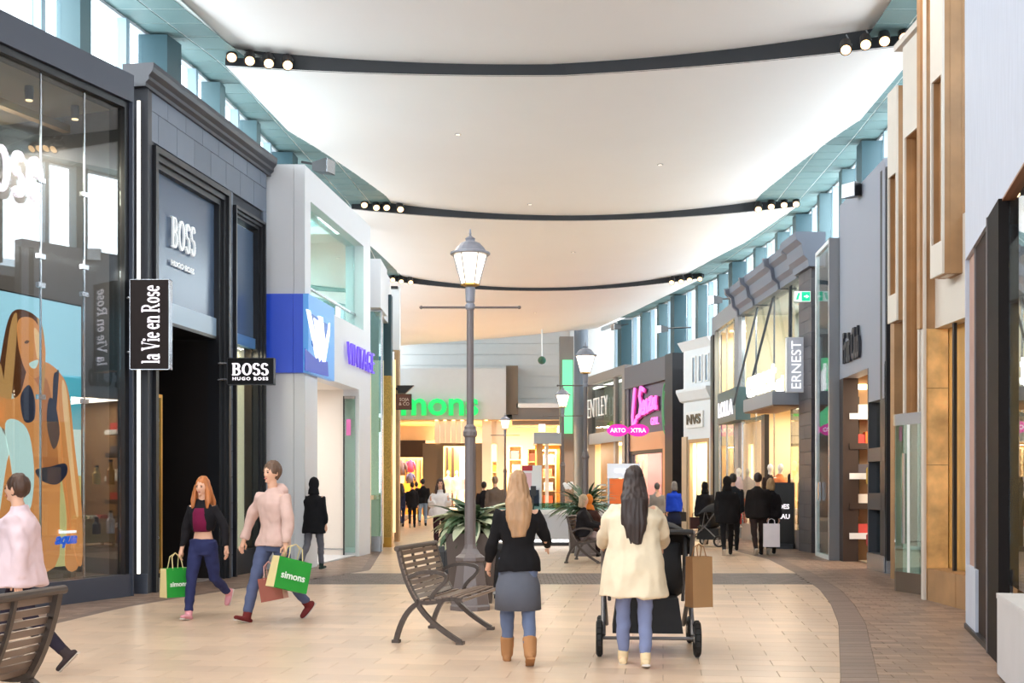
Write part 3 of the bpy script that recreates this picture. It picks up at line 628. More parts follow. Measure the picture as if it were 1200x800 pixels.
wbox('gold_column', m_spark, X(447.5, dB), X(458.5, dB), dB, dB+.35, .25, z_(440, dB), t4, inv4); wbox('column_head', m_colk, X(447.5, dB), X(458.5, dB), dB, dB+.35, z_(440, dB), z_(345, dB), t4, inv4); wbox('column_foot', m_gold, X(446.5, dB), X(459, dB), dB-.04, dB+.38, 0, .25, t4, inv4)
wbox('stone_pier', m_tan, X(462, dC), X(467.5, dC), dC, dC+.4, 0, z_(410, dC), t4, inv4); wbox('pier_cap', m_wht, X(458, dC), X(468, dC), dC+.05, dC+.4, z_(410, dC), z_(335, dC), t4, inv4); wbox('cap_edge', m_blk, X(458, dC), X(466, dC), dC, dC+.05, z_(338, dC), z_(335, dC), t4, inv4)
wbox('upper_box', m_w3, X(433, 27.2), X(446, 27.2), 27.2, 28.6, z_(360, 27.2), z_(303, 27.2), t4, inv4); wbox('upper_box', m_w3, X(446, 29), X(452, 29), 28.6, 30, z_(375, 29), z_(318, 29), t4, inv4)
s.box('shop_backing', m_warmw, -.2, L4+.3, 1.2, 1.3, 0, 7.2); MB().prism([(-4.65, 34.6), (-6.3, 60.5), (-6.5, 60.5), (-4.85, 34.6)], 0, 6.6, 'z').build('wall_left_far', m_warmw, kind='structure')
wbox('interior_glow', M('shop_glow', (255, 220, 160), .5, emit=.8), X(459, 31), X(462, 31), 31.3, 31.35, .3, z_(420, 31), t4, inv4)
cam4 = thing('wall_loudspeaker', 'dark wedge-shaped loudspeaker on the pier above the brown sign', 'loudspeaker', at(475, 456, 32.5))
MB().prism([(-.22, .1), (-.2, -.12), (0, -.12), (.24, .1)], -.1, .1, 'y').build('body', m_blk, cam4); MB().cyl((-.2, 0, 0), (-.35, 0.0, .05), .03).build('bracket', m_blk, cam4)
def cloth0(rgb): return M('product_%d_%d_%d' % rgb, rgb, .8)
# ---- hanging blade signs ----
def blade(name, label, px0, px1, py0, py1, d, face, edge, depth=.14, arm=None):
    x0, _, z1 = at(px0, py0, d); x1, _, z0 = at(px1, py1, d); w, h = x1-x0, z1-z0
    t = thing(name, label, 'sign', ((x0+x1)/2, d, z0)); MB().box(-w/2+.008, w/2-.008, 0, depth, .008, h-.008).build('sign_box', face, t)
    mb = MB(); mb.box(-w/2, -w/2+.008, -.006, depth+.006, 0, h).box(w/2-.008, w/2, -.006, depth+.006, 0, h).box(-w/2, w/2, -.006, depth+.006, 0, .008).box(-w/2, w/2, -.006, depth+.006, h-.008, h); mb.build('edge', edge, t)
    if arm:
        for zz in (h*.2, h*.8): MB().cyl((arm*w/2, depth/2, zz), (arm*(w/2+.16), depth/2, zz), .02, n=8).build('bracket', m_chrome, t)
    return t, w, h
m_brown = M('dark_brown_sign', (34, 24, 23), .6, spec=.2); m_let = M('white_letters', (250, 244, 250), .4, emit=.5)
t, w_, h_ = blade('blade_sign', 'tall dark brown projecting sign with white lettering running upward', 152, 198.5, 327, 433, 16.3, m_brown, m_chrome, arm=-1)
put_text(roman('la Vie en Rose', .01, .145, .06, .04), 'sign_letters', m_let, t, (.02, -.008, h_/2), w=h_*.86, h=.25, rot=(PI/2, -PI/2, 0))
put_text(roman('la Vie en Rose', .01, .145, .06, .04), 'sign_letters', m_let, t, (.02, .148, h_/2), w=h_*.86, h=.25, rot=(PI/2, PI/2, PI))
t, w_, h_ = blade('blade_sign', 'small black square-edged sign with bold white BOSS lettering', 266, 321, 419, 450.5, 19.2, M('black_sign', (12, 12, 14), .6, spec=.2), m_char, arm=-1)
put_text(roman('BOSS', .01, .2, .08, .04), 'sign_letters', m_let, t, (0, -.008, h_*.57), w=w_*.78, h=h_*.46); put_text(text_mesh('HUGO BOSS', 1, .01, .03, space=1.3), 'sign_letters', m_let, t, (0, -.008, h_*.22), w=w_*.76, h=h_*.12)
t, w_, h_ = blade('blade_sign', 'brown projecting sign reading SOJA & CO beside the green shop name', 463.5, 482, 461.5, 479.5, 31.8, M('rust_brown_sign', (104, 62, 50), .5), m_brown, arm=-1)
put_text(text_mesh('SOJA\n& CO', 1, .01, .01), 'sign_letters', M('beige_letters', (226, 200, 184), .5), t, (.02, -.012, h_*.5), w=w_*.66)

# ================= right side =================
# ---- R1: nearest, pale brushed plaster wall with black framed opening ----
pA, pB = Vector(G(1132, 735)), Vector(G(1195, 800)); dv = (pB-pA).normalized()
FR1 = Facade(pA, pA+dv*9); s = Store(FR1, 'pale brushed-plaster shopfront at far right with dark framed opening and low plinth'); r1 = s.t; F = FR1
m_pl = M('brushed_pale_plaster', (192, 197, 210), .75, var=.06, scale=5, stretch=(3, 3, .35), bump=.15); m_rev = M('pinkish_stone_reveal', (176, 142, 128), .6, var=.08, scale=4); m_bk = M('black_brown_frame', (24, 19, 19), .6, spec=.15); m_bkm = M('shadow_brown_frame', (46, 32, 29), .6, spec=.15)
zo1 = F.z(1131, 305); u1 = F.u(1143); u2, u3, u4 = F.u(1143.5, .03), F.u(1157, -.03), F.u(1170, -.03)
lean = -.15
mb = MB().box(0, 9, 0, .35, zo1, 10.4).box(0, u1, 0, .35, 0, F.z(1135, 663)); mb.box(0, F.u(1131.5)+.0, 0, .35, 0, zo1)
mb.v = [(v[0]+(lean*max(0, v[2])/8.5 if v[0] < .3 else 0), v[1], v[2]) for v in mb.v]; mb.build('plaster_wall', m_pl, r1)
s.box('stone_reveal', m_rev, F.u(1131.5), u1, F.z(1135, 663), zo1, .04, .30); s.box('head_soffit', M('brown_soffit', (150, 104, 78), .5, var=.06, scale=3), F.u(1157), 9, zo1-.02, zo1+.0, 0, .34)
s.box('door_frame', m_bkm, u2, u3, 0, zo1, .03, .12); s.box('door_frame', m_bk, u3, u4, .0, zo1, -.03, .06); s.box('frame_edge', M('grey_edge', (120, 112, 112), .4), u3-.012, u3+.012, 0, zo1, -.04, .0)
s.box('frame_edge', MATS['grey_edge'], u2-.01, u2+.01, 0, zo1, .015, .04)
s.box('glass_pane', m_mirror, u4, 9, .68, zo1, .05, .06); s.box('window_mullion', M('white_mullion', (214, 216, 216), .5), F.u(1173, .03), F.u(1178, .03), .68, zo1, .03, .07); 
s.box('plinth', M('pale_grey_plinth', (204, 200, 200), .6, var=.04, scale=3), F.u(1168.5, -.12), 9, 0.02, .64, -.12, .2); s.box('plinth_cap', MATS['pale_grey_plinth'], F.u(1167.5, -.16), 9, .64, .68, -.16, .22); s.box('base_strip', m_blk, 0, 9, 0, .05, -.02, .1)
s.room(u4, 8.6, .0, zo1+.3, 3.5, M('grey_shop_wall', (128, 122, 120), .7), energy=80, y0=.4)
# ---- R2: honey marble shop with tall stone frames ----
F = Facade(G(1085, 702.5), G(1131, 716)); s = Store(F, 'honey-coloured marble shopfront with three tall projecting stone frames'); r2 = s.t
invr2 = (Matrix.Translation(Vector((*F.p, 0)))@Matrix.Rotation(F.rz, 4, 'Z')).inverted()
m_mar = M('honey_marble', (236, 190, 126), .25, var=.5, scale=2.2, coat=.3); m_lst = M('light_limestone', (212, 202, 190), .55, var=.03, scale=3); m_tst = M('tan_limestone', (164, 124, 84), .45, var=.22, scale=2.2)
def wb(nm, mat, pxa, pxb, d0, d1, z0, z1): return wbox(nm, mat, X(pxa, d0), X(pxb, d0), d0, d1, z0, z1, r2, invr2)
dP = 15.85
wb('marble_slab', m_mar, 1085, 1111, dP, dP+.12, 0, z_(545, dP)); wb('marble_slab', m_mar, 1085, 1111, dP, dP+.12, z_(544.4, dP), z_(455, dP)); wb('marble_slab', m_mar, 1085, 1111, dP, dP+.12, z_(454.4, dP), z_(385, dP)); wb('marble_slab', m_tst, 1078, 1108, dP+.02, dP+.14, z_(384.4, dP), 8.6)
wb('pier_edge', m_lst, 1082.5, 1085.5, dP-.02, dP+.08, 0, 8.6)
# recessed honey glass between pier and the plaster wall
A0, A1 = X(1111, dP), X(1134, 13.2)
MB().add([tuple(invr2@Vector(v)) for v in [(5.80, 15.9, .42), (5.72, 12.9, .42), (5.72, 12.9, 3.6), (5.80, 15.9, 3.6), (5.9, 15.9, .42), (5.82, 12.9, .42), (5.82, 12.9, 3.6), (5.9, 15.9, 3.6)]], [(0, 1, 2, 3), (7, 6, 5, 4), (0, 3, 7, 4), (1, 5, 6, 2)]).build('honey_panel', M('honey_glass_panel', (208, 160, 84), .2, var=.15, scale=1.2, coat=.5), r2)
wbox('black_door_edge', m_blk, 5.66, 5.70, 15.3, 15.36, .4, 3.6, r2, invr2)
for a, b in ((13.0, 13.9), (13.92, 14.8), (14.82, 15.84)): wbox('plinth_block', m_tst, 5.5, 6.1, a, b, 0, .42, r2, invr2)
wbox('head_panel', m_lst, 5.62, 6.2, 12.9, 15.9, 3.6, 4.9, r2, invr2)
for zz in (4.35, 3.95): wbox('gold_relief', m_gold, 5.54, 5.6, 13.5, 13.9, zz, zz+.22, r2, invr2)
def stoneframe(pxl, pxm, pxr, dn, dep, ztop, zbot, sz1, sz0, nm):   # tall box frame: mall face with a slot and a stone side facing the camera
    xm = X(pxm, dn); xr = X(pxr, dn); df = dn+dep; xl = xm
    # depth at which the far edge of the mall face falls on column pxl
    a = (pxl-600)/FPX; df = xm/a if a > 0 else dn+dep; df = min(df, dn+3)
    w = (df-dn)
    for a0, a1, q0, q1 in ((dn, dn+w*.1, zbot, ztop), (df-w*.1, df, zbot, ztop), (dn+w*.1, df-w*.1, sz1, ztop), (dn+w*.1, df-w*.1, zbot, sz0)):
        wbox('frame_piece', m_lst, xm, xm+.03, a0, a1, q0, q1, r2, invr2); wbox('frame_reveal', m_tst, xm+.03, xm+.25, a0+.004, a1-.004, q0+.004, q1-.004, r2, invr2)
    wbox('slot_back', m_tst, xm+.25, xm+.3, dn, df, zbot, ztop, r2, invr2)
    wbox('frame_side', m_tst, xm+.10, xr, dn, dn+.08, zbot, ztop, r2, invr2); wbox('frame_side', m_tst, xm+.1, xr, df-.08, df, zbot, ztop, r2, invr2)
    wbox('frame_underside', m_lst, xm+.1, xr, dn+.08, df-.08, zbot, zbot+.06, r2, invr2)
stoneframe(1090, 1104, 1122, 14.9, 1, 8.4, z_(320, 14.9), z_(92, 15.1), z_(285, 15.1), 'a')
stoneframe(1058, 1077, 1090, 17.0, 1, 8.0, .0, z_(152, 17.2), z_(640, 17.2), 'b')
stoneframe(1040, 1050.5, 1060, 18.6, 1, 7.75, z_(375, 18.6), z_(205, 18.8), z_(345, 18.8), 'c')
wb('back_wall', m_tst, 1048, 1078, 19.4, 19.6, 0, 7.7)
wbox('marble_soffit', m_lst, X(1050, 18.6), 8, 14.8, 18.7, 8.3, 8.4, r2, invr2)
# open glass door leaf with metal rails
gd = thing('glass_door', 'frameless glass door leaf standing open with brushed metal rails beside honey marble', 'door', (*G(1083, 699), 0))
dD = 16.3; xg0, xg1 = X(1049, 17.0)-gd.location.x, X(1083, dD)-gd.location.x; zt = z_(487, dD)
def slab(nm, mat, a, b, z0, z1, th, par):      # leaf runs from (xg0, back) to (xg1, front)
    y0, y1 = 17.0-gd.location.y, dD-gd.location.y; p = lambda f: (xg0+(xg1-xg0)*f, y0+(y1-y0)*f)
    (ax, ay), (bx, by) = p(a), p(b); return MB().prism([(ax, ay-th), (bx, by-th), (bx, by+th), (ax, ay+th)], z0, z1, 'z').build(nm, mat, par)
slab('leaf', m_green, 0, 1, .28, zt-.1, .008, gd); slab('top_rail', m_chrome, -.04, 1.0, zt-.1, zt+.06, .04, gd); slab('bottom_rail', M('bronze_rail', (110, 96, 84), .35, metal=.6), 0, 1, .02, .3, .03, gd)
slab('edge_strip', M('white_edge', (236, 240, 236), .4), .42, .50, .3, zt-.1, .02, gd); slab('pull_handle', m_chrome, .25, .31, .7, zt-.5, .05, gd)
# ---- R3: grey shop ----
F = Facade(G(984, 656.5), G(1037, 671.5)); s = Store(F, 'tall flat grey shopfront with small dark lettering over a lit window'); r3 = s.t; L = F.L
m_gry = M('flat_grey_panel', (150, 154, 166), .55, var=.02, scale=1); zt = 7.2; ua = F.u(1017); zo = F.z(985, 447); zob = F.z(1013, 430)
zo = (zo+zob)/2
MB().box(0, L, 0, .3, zo, zt).box(ua, L, 0, .3, F.z(1030, 468), zo).build('grey_panel', m_gry, r3)
invr3 = (Matrix.Translation(Vector((*F.p, 0)))@Matrix.Rotation(F.rz, 4, 'Z')).inverted(); dR = FPX*EYE/(671.5-HY)
wbox('black_return', m_blk, X(1037, dR)+.01, X(1053, dR), dR-.05, dR+.3, .22, z_(196, dR), r3, invr3); wbox('return_foot', m_chrome, X(1037, dR)+.01, X(1055, dR), dR-.07, dR+.3, 0, .22, r3, invr3)
MB().box(ua, L, 0, .3, .0, .3).box(ua, L, 0, .3, z_(598, dR), z_(582, dR)+.06).box(ua, L, .0, .3, F.z(1030, 540), F.z(1030, 524)).box(ua-.02, ua+.06, 0, .3, 0, zo).box(L-.06, L, 0, .3, 0, zo).build('display_frame', m_char, r3)
s.box('metal_base', m_chrome, ua, L, 0, .3, -.02, 0); s.box('glass_pane', m_clear, ua, L, .3, zo, .14, .15); s.box('display_back', m_warmw, ua, L, .3, zo, 1.0, 1.04); None
s.box('brown_jamb', m_dkwood, -.02, F.u(988), 0, zo, .0, .3)
put_text(text_mesh('Fruit Club', 1, .05, .02), 'name_letters', M('dark_letters', (44, 46, 54), .5), r3, ((F.u(991)+F.u(1010))/2, -.04, F.z(1000, 404)), w=F.u(1010)-F.u(991), h=.62)
s.room(0, L, 0, zo+.15, 4, M('tan_shop_wall', (150, 118, 84), .7), energy=200, y0=.35)
ya = lambda px: F.y_at(px, .06)
s.box('dark_glass_panel', M('dark_smoked_panel', (74, 70, 66), .25), .02, .06, .9, zo-.35, ya(1007), ya(992)); s.box('light_panel', m_lamp, .02, .05, zo-.2, zo-.1, ya(1016), ya(990))
for q, z0 in enumerate((.45, 1.05, 1.65, 2.25, 2.85)):
    s.box('product_shelf', m_dkwood if q % 2 else m_wht, .02, .34, z0, z0+.12, ya(992), ya(992)+1.6)
    for e in range(3): s.box('folded_product', cloth0((200, 74, 66) if (q+e) % 3 == 0 else ((228, 222, 212) if (q+e) % 3 == 1 else (90, 84, 90))), .06, .28, z0+.12, z0+.3, ya(992)+.1+e*.5, ya(992)+.45+e*.5)
s.box('orange_display', M('orange_cap', (232, 112, 40), .6), .05, .3, 2.3, 2.6, ya(1015), ya(1011))
# ---- R4: mirror-glass portal ----
F = Facade(G(957, 651), G(985, 660)); s = Store(F, 'tall free-standing clear glass portal with a grey metal edge, next to the slate pier'); r4 = s.t
zt = F.z(973, 279); uu = F.u(972)
s.box('glass_pane', glass('portal_glass', k=.3, base=.05), 0, uu, .05, zt-.1, 0, .02); s.frame('portal_frame', m_wht, -.06, uu+.06, .0, zt, .08, -.02, .06); s.box('metal_edge', M('grey_metal_edge', (142, 144, 148), .35, metal=.5), uu+.06, uu+.14, 0, zt, -.03, .2)
s.box('backdrop', M('pale_green_backdrop', (206, 214, 210), .6), 0, uu, 0, zt, .6, .64)
nm = s.box('door_pull', m_chrome, uu*.3, uu*.38, 1.2, 1.6, -.05, -.02)
neon = put_text(pen([[(0, 0), (.1, .6), (.2, 1), (.3, .4), (.25, .1)], [(.1, .3), (.3, .3)], [(0, .05), (.35, 0)]], .06, .03), 'neon_letter', M('pink_neon', (242, 120, 226), .4, emit=1.6), r4, (uu*.55, .5, F.z(965, 485)), h=.7)
# ---- R5: slate pier + glass front with cornice and canopy ----
pa, pb = Vector(G(868, 630.5)), Vector(G(925, 641.5))
FE = F = Facade(pa, pb); s = Store(F, 'glass shopfront with grey moulded cornice, suspended rods and white lit sign canopy'); r5 = s.t; L = F.L; LP = F.u(961, 0)
m_spier = M('dark_slate_brick', (72, 68, 72), .5, var=.1, scale=4, island=.15); zt = 7.0; up0, up1 = F.u(943), F.u(958)
slate(r5, 'slate_brick', m_spier, up0, up1, 0, zt-.2, .9, .30, -.14, .0); s.box('pier_core', m_core, up0+.03, up1-.03, 0, zt-.2, -.1, .5)
prof = [(0, 6.45), (-.08, 6.45), (-.1, 6.6), (-.2, 6.7), (-.24, 6.95), (-.36, 7.05), (-.38, 7.22), (.3, 7.22), (.3, 6.45)]
MB().prism([(y-.02, z) for y, z in prof], -.1, up0-.05, 'x').build('cornice', M('grey_cornice', (104, 110, 123), .5), r5); MB().prism([(y-.16, z) for y, z in prof], up0-.1, up1+.15, 'x').build('cornice', MATS['grey_cornice'], r5)
for px in (870, 888, 918, 940): MB().prism([(y*1.25-.05, z-.02) for y, z in prof], F.u(px)-.06, F.u(px)+.06, 'x').build('cornice_bracket', MATS['grey_cornice'], r5)
gs = [F.u(p) for p in (869, 884, 905, 925, 942)]
for a, b in zip(gs, gs[1:]): s.box('glass_pane', m_clear, a+.01, b-.01, F.z(900, 470), 6.45, .05, .06); s.box('silver_seam', m_chrome, b-.012, b+.012, .4, 6.45, .03, .07)
s.box('silver_seam', m_chrome, gs[0]-.03, gs[0]+.03, 0, 6.45, .0, .1)
MB().box(-.1, up0, 1.6, 1.65, F.z(900, 470), 6.6).box(-.1, up0, .1, 1.6, 6.5, 6.6).build('upper_backing', M('pale_grey_backing', (206, 208, 206), .7), r5)
zc0, zc1 = F.z(890, 478, -.75), F.z(890, 463, -.75); ca, cb = F.u(871, -.75), F.u(905, -.75)
s.box('canopy', M('grey_canopy', (138, 142, 150), .45), ca, cb, zc0, zc1, -.75, .1); s.box('canopy_soffit', M('brown_canopy_soffit', (128, 90, 64), .5), ca+.03, cb-.03, zc0-.03, zc0, -.72, .1)
put_text(text_mesh('ernest', 1, .06, .01), 'lit_name', M('bright_white_sign', (255, 255, 255), .4, emit=1.1), r5, ((ca+cb)/2, -.66, zc1+.36), w=(cb-ca)*.96, h=.62)
put_text(text_mesh('ernest', 1, .06, .01), 'lit_name', MATS['bright_white_sign'], r5, (F.u(914, -.1), -.1, zc1+.3), w=.55, h=.45)
for px, dx in ((888, -.25), (906, -.35), (926, .25)):
    MB().cyl((F.u(px), .0, 6.4), (F.u(px)+dx*1.2, -.6 if dx < 0 else -.1, zc1+(0 if dx < 0 else .6)), .035, n=6).build('rod', m_char, r5)
s.box('door_post', m_blk, F.u(893), F.u(897), 0, zc0, -.02, .1)
for a, b in ((869, 893), (926, 942)):
    s.box('glass_pane', m_mirror, F.u(a), F.u(b), .45, zc0, .02, .03); s.box('sill_panel', M('taupe_sill', (132, 124, 122), .4), F.u(a), F.u(b), 0, .45, .0, .2); s.box('silver_seam', m_chrome, F.u(b)-.04, F.u(b), 0, zc0, -.02, .05)
s.room(-.05, up0, 0, zc0+.3, 4, M('shop_cream_wall', (226, 206, 170), .7), energy=210, y0=.2)
light('AREA', 'upper_fill', (L/2, .8, 6.4), 160, (1, .98, .95), (0, 0, 0), 3, .8, parent=r5)  # unseen fill light, added to brighten the backing behind the upper glass
t, w_, h_ = blade('blade_sign', 'pale grey vertical sign with white rounded letters reading upward', 922, 944, 395, 459.5, 27.6, M('pale_grey_sign', (184, 188, 198), .5, emit=.12), m_wht, arm=1)
put_text(text_mesh('ernest'.upper(), 1, .01, -.005), 'sign_letters', M('white_sign_letters', (255, 255, 255), .5, emit=.5), t, (0, -.008, h_/2), w=h_*.86, h=w_*.5, rot=(PI/2, -PI/2, 0))
t, w_, h_ = blade('exit_sign', 'green lit running-man exit sign with white arrow hanging from the ceiling', 931, 950, 341, 353.5, 26.5, M('exit_white', (238, 246, 242), .5, emit=.5), m_wht, depth=.06)
MB().box(-w_*.06, w_*.46, -.012, 0, h_*.08, h_*.92).build('green_panel', M('exit_green', (20, 176, 130), .4, emit=.7), t)
MB().prism([(.06, .45), (.16, .45), (.16, .33), (.28, .5), (.16, .67), (.16, .55), (.06, .55)], -.02, -.012, 'y').build('arrow', M('exit_arrow', (255, 255, 255), .4, emit=.7), t)
for ch in t.children:
    if ch.name.startswith('arrow'):
        for v in ch.data.vertices: v.co.z *= h_*.98; v.co.x *= w_/.36*.5
MB().prism([(-w_*.40, h_*.2), (-w_*.26, h_*.2), (-w_*.22, h_*.5), (-w_*.16, h_*.8), (-w_*.26, h_*.85), (-w_*.36, h_*.5)], -.012, 0, 'y').build('running_figure', MATS['exit_green'], t)
MB().cyl((w_*.2, .03, h_*.5), (w_*.5, 1.2, h_*.5), .012, n=6).build('wall_bracket', m_chrome, t)
# ---- R6: glass shop with teal sign box ----
F = Facade(G(836, 623.5), G(867, 630)); s = Store(F, 'glass shopfront with dark frame and small teal sign box, left of the cornice shop'); r6 = s.t; L = F.L; zt = F.z(850, 362)
s.frame('frame', M('grey_metal_frame', (128, 132, 138), .4), 0, L, 0, zt, .5, -.05, .1, False); s.box('dark_jamb', m_blk, 0, .45, 0, zt-.6, -.1, .2); s.box('glass_pane', m_clear, .4, L-.4, .3, zt-.5, .03, .045); s.box('sill_panel', MATS['taupe_sill'], .4, L-.4, 0, .3, 0, .1)
sb0, sb1 = F.u(841), F.u(863); sb0, sb1 = F.u(841, -.4), F.u(862, -.4); s.box('sign_box', M('teal_black_sign', (70, 92, 96), .4), sb0, sb1, F.z(850, 495, -.4), F.z(850, 458, -.4), -.4, .02)
put_text(text_mesh('LOLLA', 1, .03, .03), 'name_letters', m_let, r6, ((sb0+sb1)/2, -.43, F.z(850, 479, -.4)), w=(sb1-sb0)*.8, h=.45)
s.room(.1, L-.1, 0, zt-.5, 2, m_warmw, energy=210, y0=.2)
for q in range(3): s.box('glazing_bar', m_chrome, .4+(L-.8)*(q+.5)/3, .44+(L-.8)*(q+.5)/3, .3, zt-.5, .0, .05)
# ---- R7: pale painted townhouse-style shop ----
F = Facade(G(801, 620), G(835, 622.5)); s = Store(F, 'pale grey painted shopfront with small upper windows and moulded cornice'); r7 = s.t; L = F.L; zt = F.z(818, 398)
m_pg = M('pale_grey_paint', (214, 220, 224), .6, var=.02); zk = F.z(818, 463); uo0, uo1 = F.u(807), F.u(831); zo = F.z(818, 514)
MB().box(0, uo0, 0, .3, 0, zt).box(uo1, L, 0, .3, 0, zt).box(uo0, uo1, 0, .3, zo, zt).build('wall', m_pg, r7)
MB().prism([(0, zk-.2), (-.1, zk-.15), (-.25, zk+.15), (-.25, zk+.25), (.1, zk+.25), (.1, zk-.2)], -.1, L, 'x').build('cornice', m_pg, r7); MB().prism([(0, zt-.3), (-.2, zt), (.2, zt), (.2, zt-.3)], -.1, L, 'x').build('cornice', m_pg, r7)
for a in (814, 821.5, 829): s.frame('window_frame', m_wht, F.u(a)-.13, F.u(a)+.13, F.z(820, 448), F.z(820, 416), .04, -.05, .0); s.box('pane', M('blue_grey_pane', (110, 130, 146), .2), F.u(a)-.1, F.u(a)+.1, F.z(820, 447), F.z(820, 417), -.02, -.004)
s.box('sign_plate', M('pale_sign_plate', (226, 228, 228), .5), F.u(806), F.u(825), F.z(815, 501), F.z(815, 482), -.06, 0); put_text(text_mesh('NVS', 1, .04, .03), 'name_letters', M('bronze_letters', (92, 82, 66), .4), r7, (F.u(815), -.08, F.z(815, 491)), w=F.u(823)-F.u(807), h=.35)
s.box('glass_pane', m_clear, uo0, uo1, .1, zo, .1, .115); s.box('beige_pier', M('beige_stone_pier', (196, 174, 146), .6, var=.05), -.03, uo0-.05, 0, zo+.1, -.06, 0); s.frame('door_frame', m_tan, uo0, uo1, 0, zo, .12, -.02, .1, False)
s.room(uo0, uo1, 0, zo, 2, m_warmw, energy=150, y0=.32)
# ---- R8: dark purple-grey lingerie shop ----
F = Facade(G(737, 612), G(797, 617.5)); s = Store(F, 'black-edged purple-grey shopfront with pink script sign and copper lower band'); r8 = s.t; L = F.L; zt = 6.45
m_pur = M('purple_grey_panel', (96, 90, 104), .5); m_blk8 = M('black_portal', (30, 28, 34), .5); m_cop = M('copper_band', (180, 136, 112), .3, metal=.3); ue = F.u(788)
zb3 = F.z(775, 505); zc3 = F.z(775, 518)
s.box('panel', m_pur, .2, ue, zb3, zt-.9, -.02, .2); s.box('portal', m_blk8, ue, L, 0, zt, -.3, .3); s.box('portal', M('grey_portal_head', (84, 84, 92), .5), 0, ue, zt-.9, zt, -.2, .3); s.box('portal', m_pur, 0, .25, 0, zt-.9, -.1, .3)
s.box('copper_band', m_cop, .25, ue, zc3-.25, zb3, -.05, .2); s.box('copper_pier', m_cop, F.u(778), ue, 0, zc3, -.05, .15); s.box('glass_pane', m_mirror, .25, F.u(778), .05, zc3-.25, .05, .06); s.frame('door_frame', m_blk8, .25, F.u(778), 0, zc3-.25, .15, -.03, .1, False)
m_pink = M('pink_script', (240, 110, 206), .4, emit=.7); m_mag = M('magenta_side', (180, 40, 130), .5)
scr = [[(.02, 1), (-.02, .3), (.05, 0), (.22, .18)], [(.62, .92), (.42, 1), (.36, .8), (.5, .55), (.44, .3), (.26, .25)], [(.55, .42), (.68, .5), (.66, .62), (.58, .55), (.58, .34), (.72, .34)], [(.76, .62), (.78, .34)], [(.77, .5), (.86, .64), (.92, .36), (.97, .4)], [(1.02, .66), (1.14, .68), (1.02, .4), (1.18, .42)], [(1.38, .64), (1.26, .62), (1.24, .44), (1.36, .44), (1.4, .68), (1.4, .42), (1.48, .42)]]
put_text(pen(scr, .10, .05, .15), 'script_name', m_pink, r8, ((F.u(745)+F.u(773))/2, -.12, F.z(759, 476)), w=F.u(774)-F.u(744), h=1.75); put_text(pen(scr, .13, .04, .15), 'script_shadow', m_mag, r8, ((F.u(745)+F.u(773))/2+.05, -.06, F.z(759, 477)), w=F.u(774)-F.u(744), h=1.75)
put_text(text_mesh('GIRL', 1, .04, .03), 'small_name', m_pink, r8, (F.u(770), -.1, F.z(770, 493)), w=.9, h=.3)
mb = MB()
for k in range(26):
    th = k/25*2*PI*1.9; r = .25+.30*k/25; q = (F.u(781)+r*.7*math.cos(th), -.04, F.z(781, 476)+r*2.0*math.sin(th))
    if k: mb.cyl(pq, q, .035, n=5)
    pq = q
mb.build('green_swirl', M('green_swirl', (96, 160, 112), .5, emit=.1), r8)
s.room(.1, ue-.9, 0, zc3, 1.6, M('pink_shop_wall', (226, 176, 170), .7), energy=220, color=(1, .75, .65), y0=.15)
for i, (px, tx) in enumerate(((724, 'ARTO'), (748, 'XTRA'))):
    x, y, z = at(px, 504, 46); t = thing('oval_sign', ['left-hand pink oval sign, lettered ARTO, hung between two dark shopfronts', 'right-hand pink oval sign, lettered XTRA, hung before the pink-script shopfront'][i], 'sign', (x, y, z))
    MB().prism([(.42*math.cos(a*PI/10), .24*math.sin(a*PI/10)) for a in range(20)], 0, .08, 'y').build('oval', M('magenta_oval', (232, 40, 170), .4, emit=.5), t); put_text(text_mesh(tx, 1, .02, .03), 'sign_letters', m_let, t, (0, -.012, 0), w=.6, h=.17)
    MB().cyl((0, .04, 0), (.3 if i == 0 else -.3, .04, 0), .02).build('bracket', m_blk, t)
# ---- R9: luggage shop ----
F = Facade(G(690, 607), G(736, 611.5)); s = Store(F, 'taupe shopfront with white name letters over a brown door, beside the grey column'); r9 = s.t; L = F.L; zt = F.z(715, 434)
m_tau = M('taupe_metal', (128, 122, 118), .45)
s.frame('frame', m_tau, 0, L, 0, zt, .4, -.15, .2, False); zh = F.z(712, 512); s.box('transom', M('grey_transom', (146, 152, 158), .5), .4, L-.4, zh-.25, zh+.25, -.1, .2); s.box('glass_pane', m_clear, .4, L-.4, zh+.25, zt-.4, .05, .06); s.box('light_strip', m_led, .4, L-.4, zt-.6, zt-.5, .1, .2)
put_text(text_mesh('BENTLEY', 1, .05, -.02), 'name_letters', M('white_cut_letters', (240, 240, 238), .5, emit=.1), r9, ((F.u(690)+F.u(717))/2, -.2, F.z(704, 477)), w=F.u(718)-F.u(691), h=.85)
MB().ell((F.u(705), .5, F.z(705, 500)), (.7, .2, .28), 12, 8).build('green_plant_box', M('green_leaf_box', (96, 150, 60), .7, var=.4, scale=30), r9)
s.box('brown_door', M('ochre_brown_door', (150, 112, 62), .5), F.u(704), F.u(720), 0, zh-.25, .0, .06); s.box('mullion', m_tau, F.u(720), F.u(722.5), 0, zt-.4, -.05, .1)
s.room(.2, L-.2, 0, zh-.25, 3.5, m_warmw, energy=220, y0=.25); s.box('upper_back', m_tau, .2, L-.2, zh, zt-.2, .7, .75)
t_pend = 0
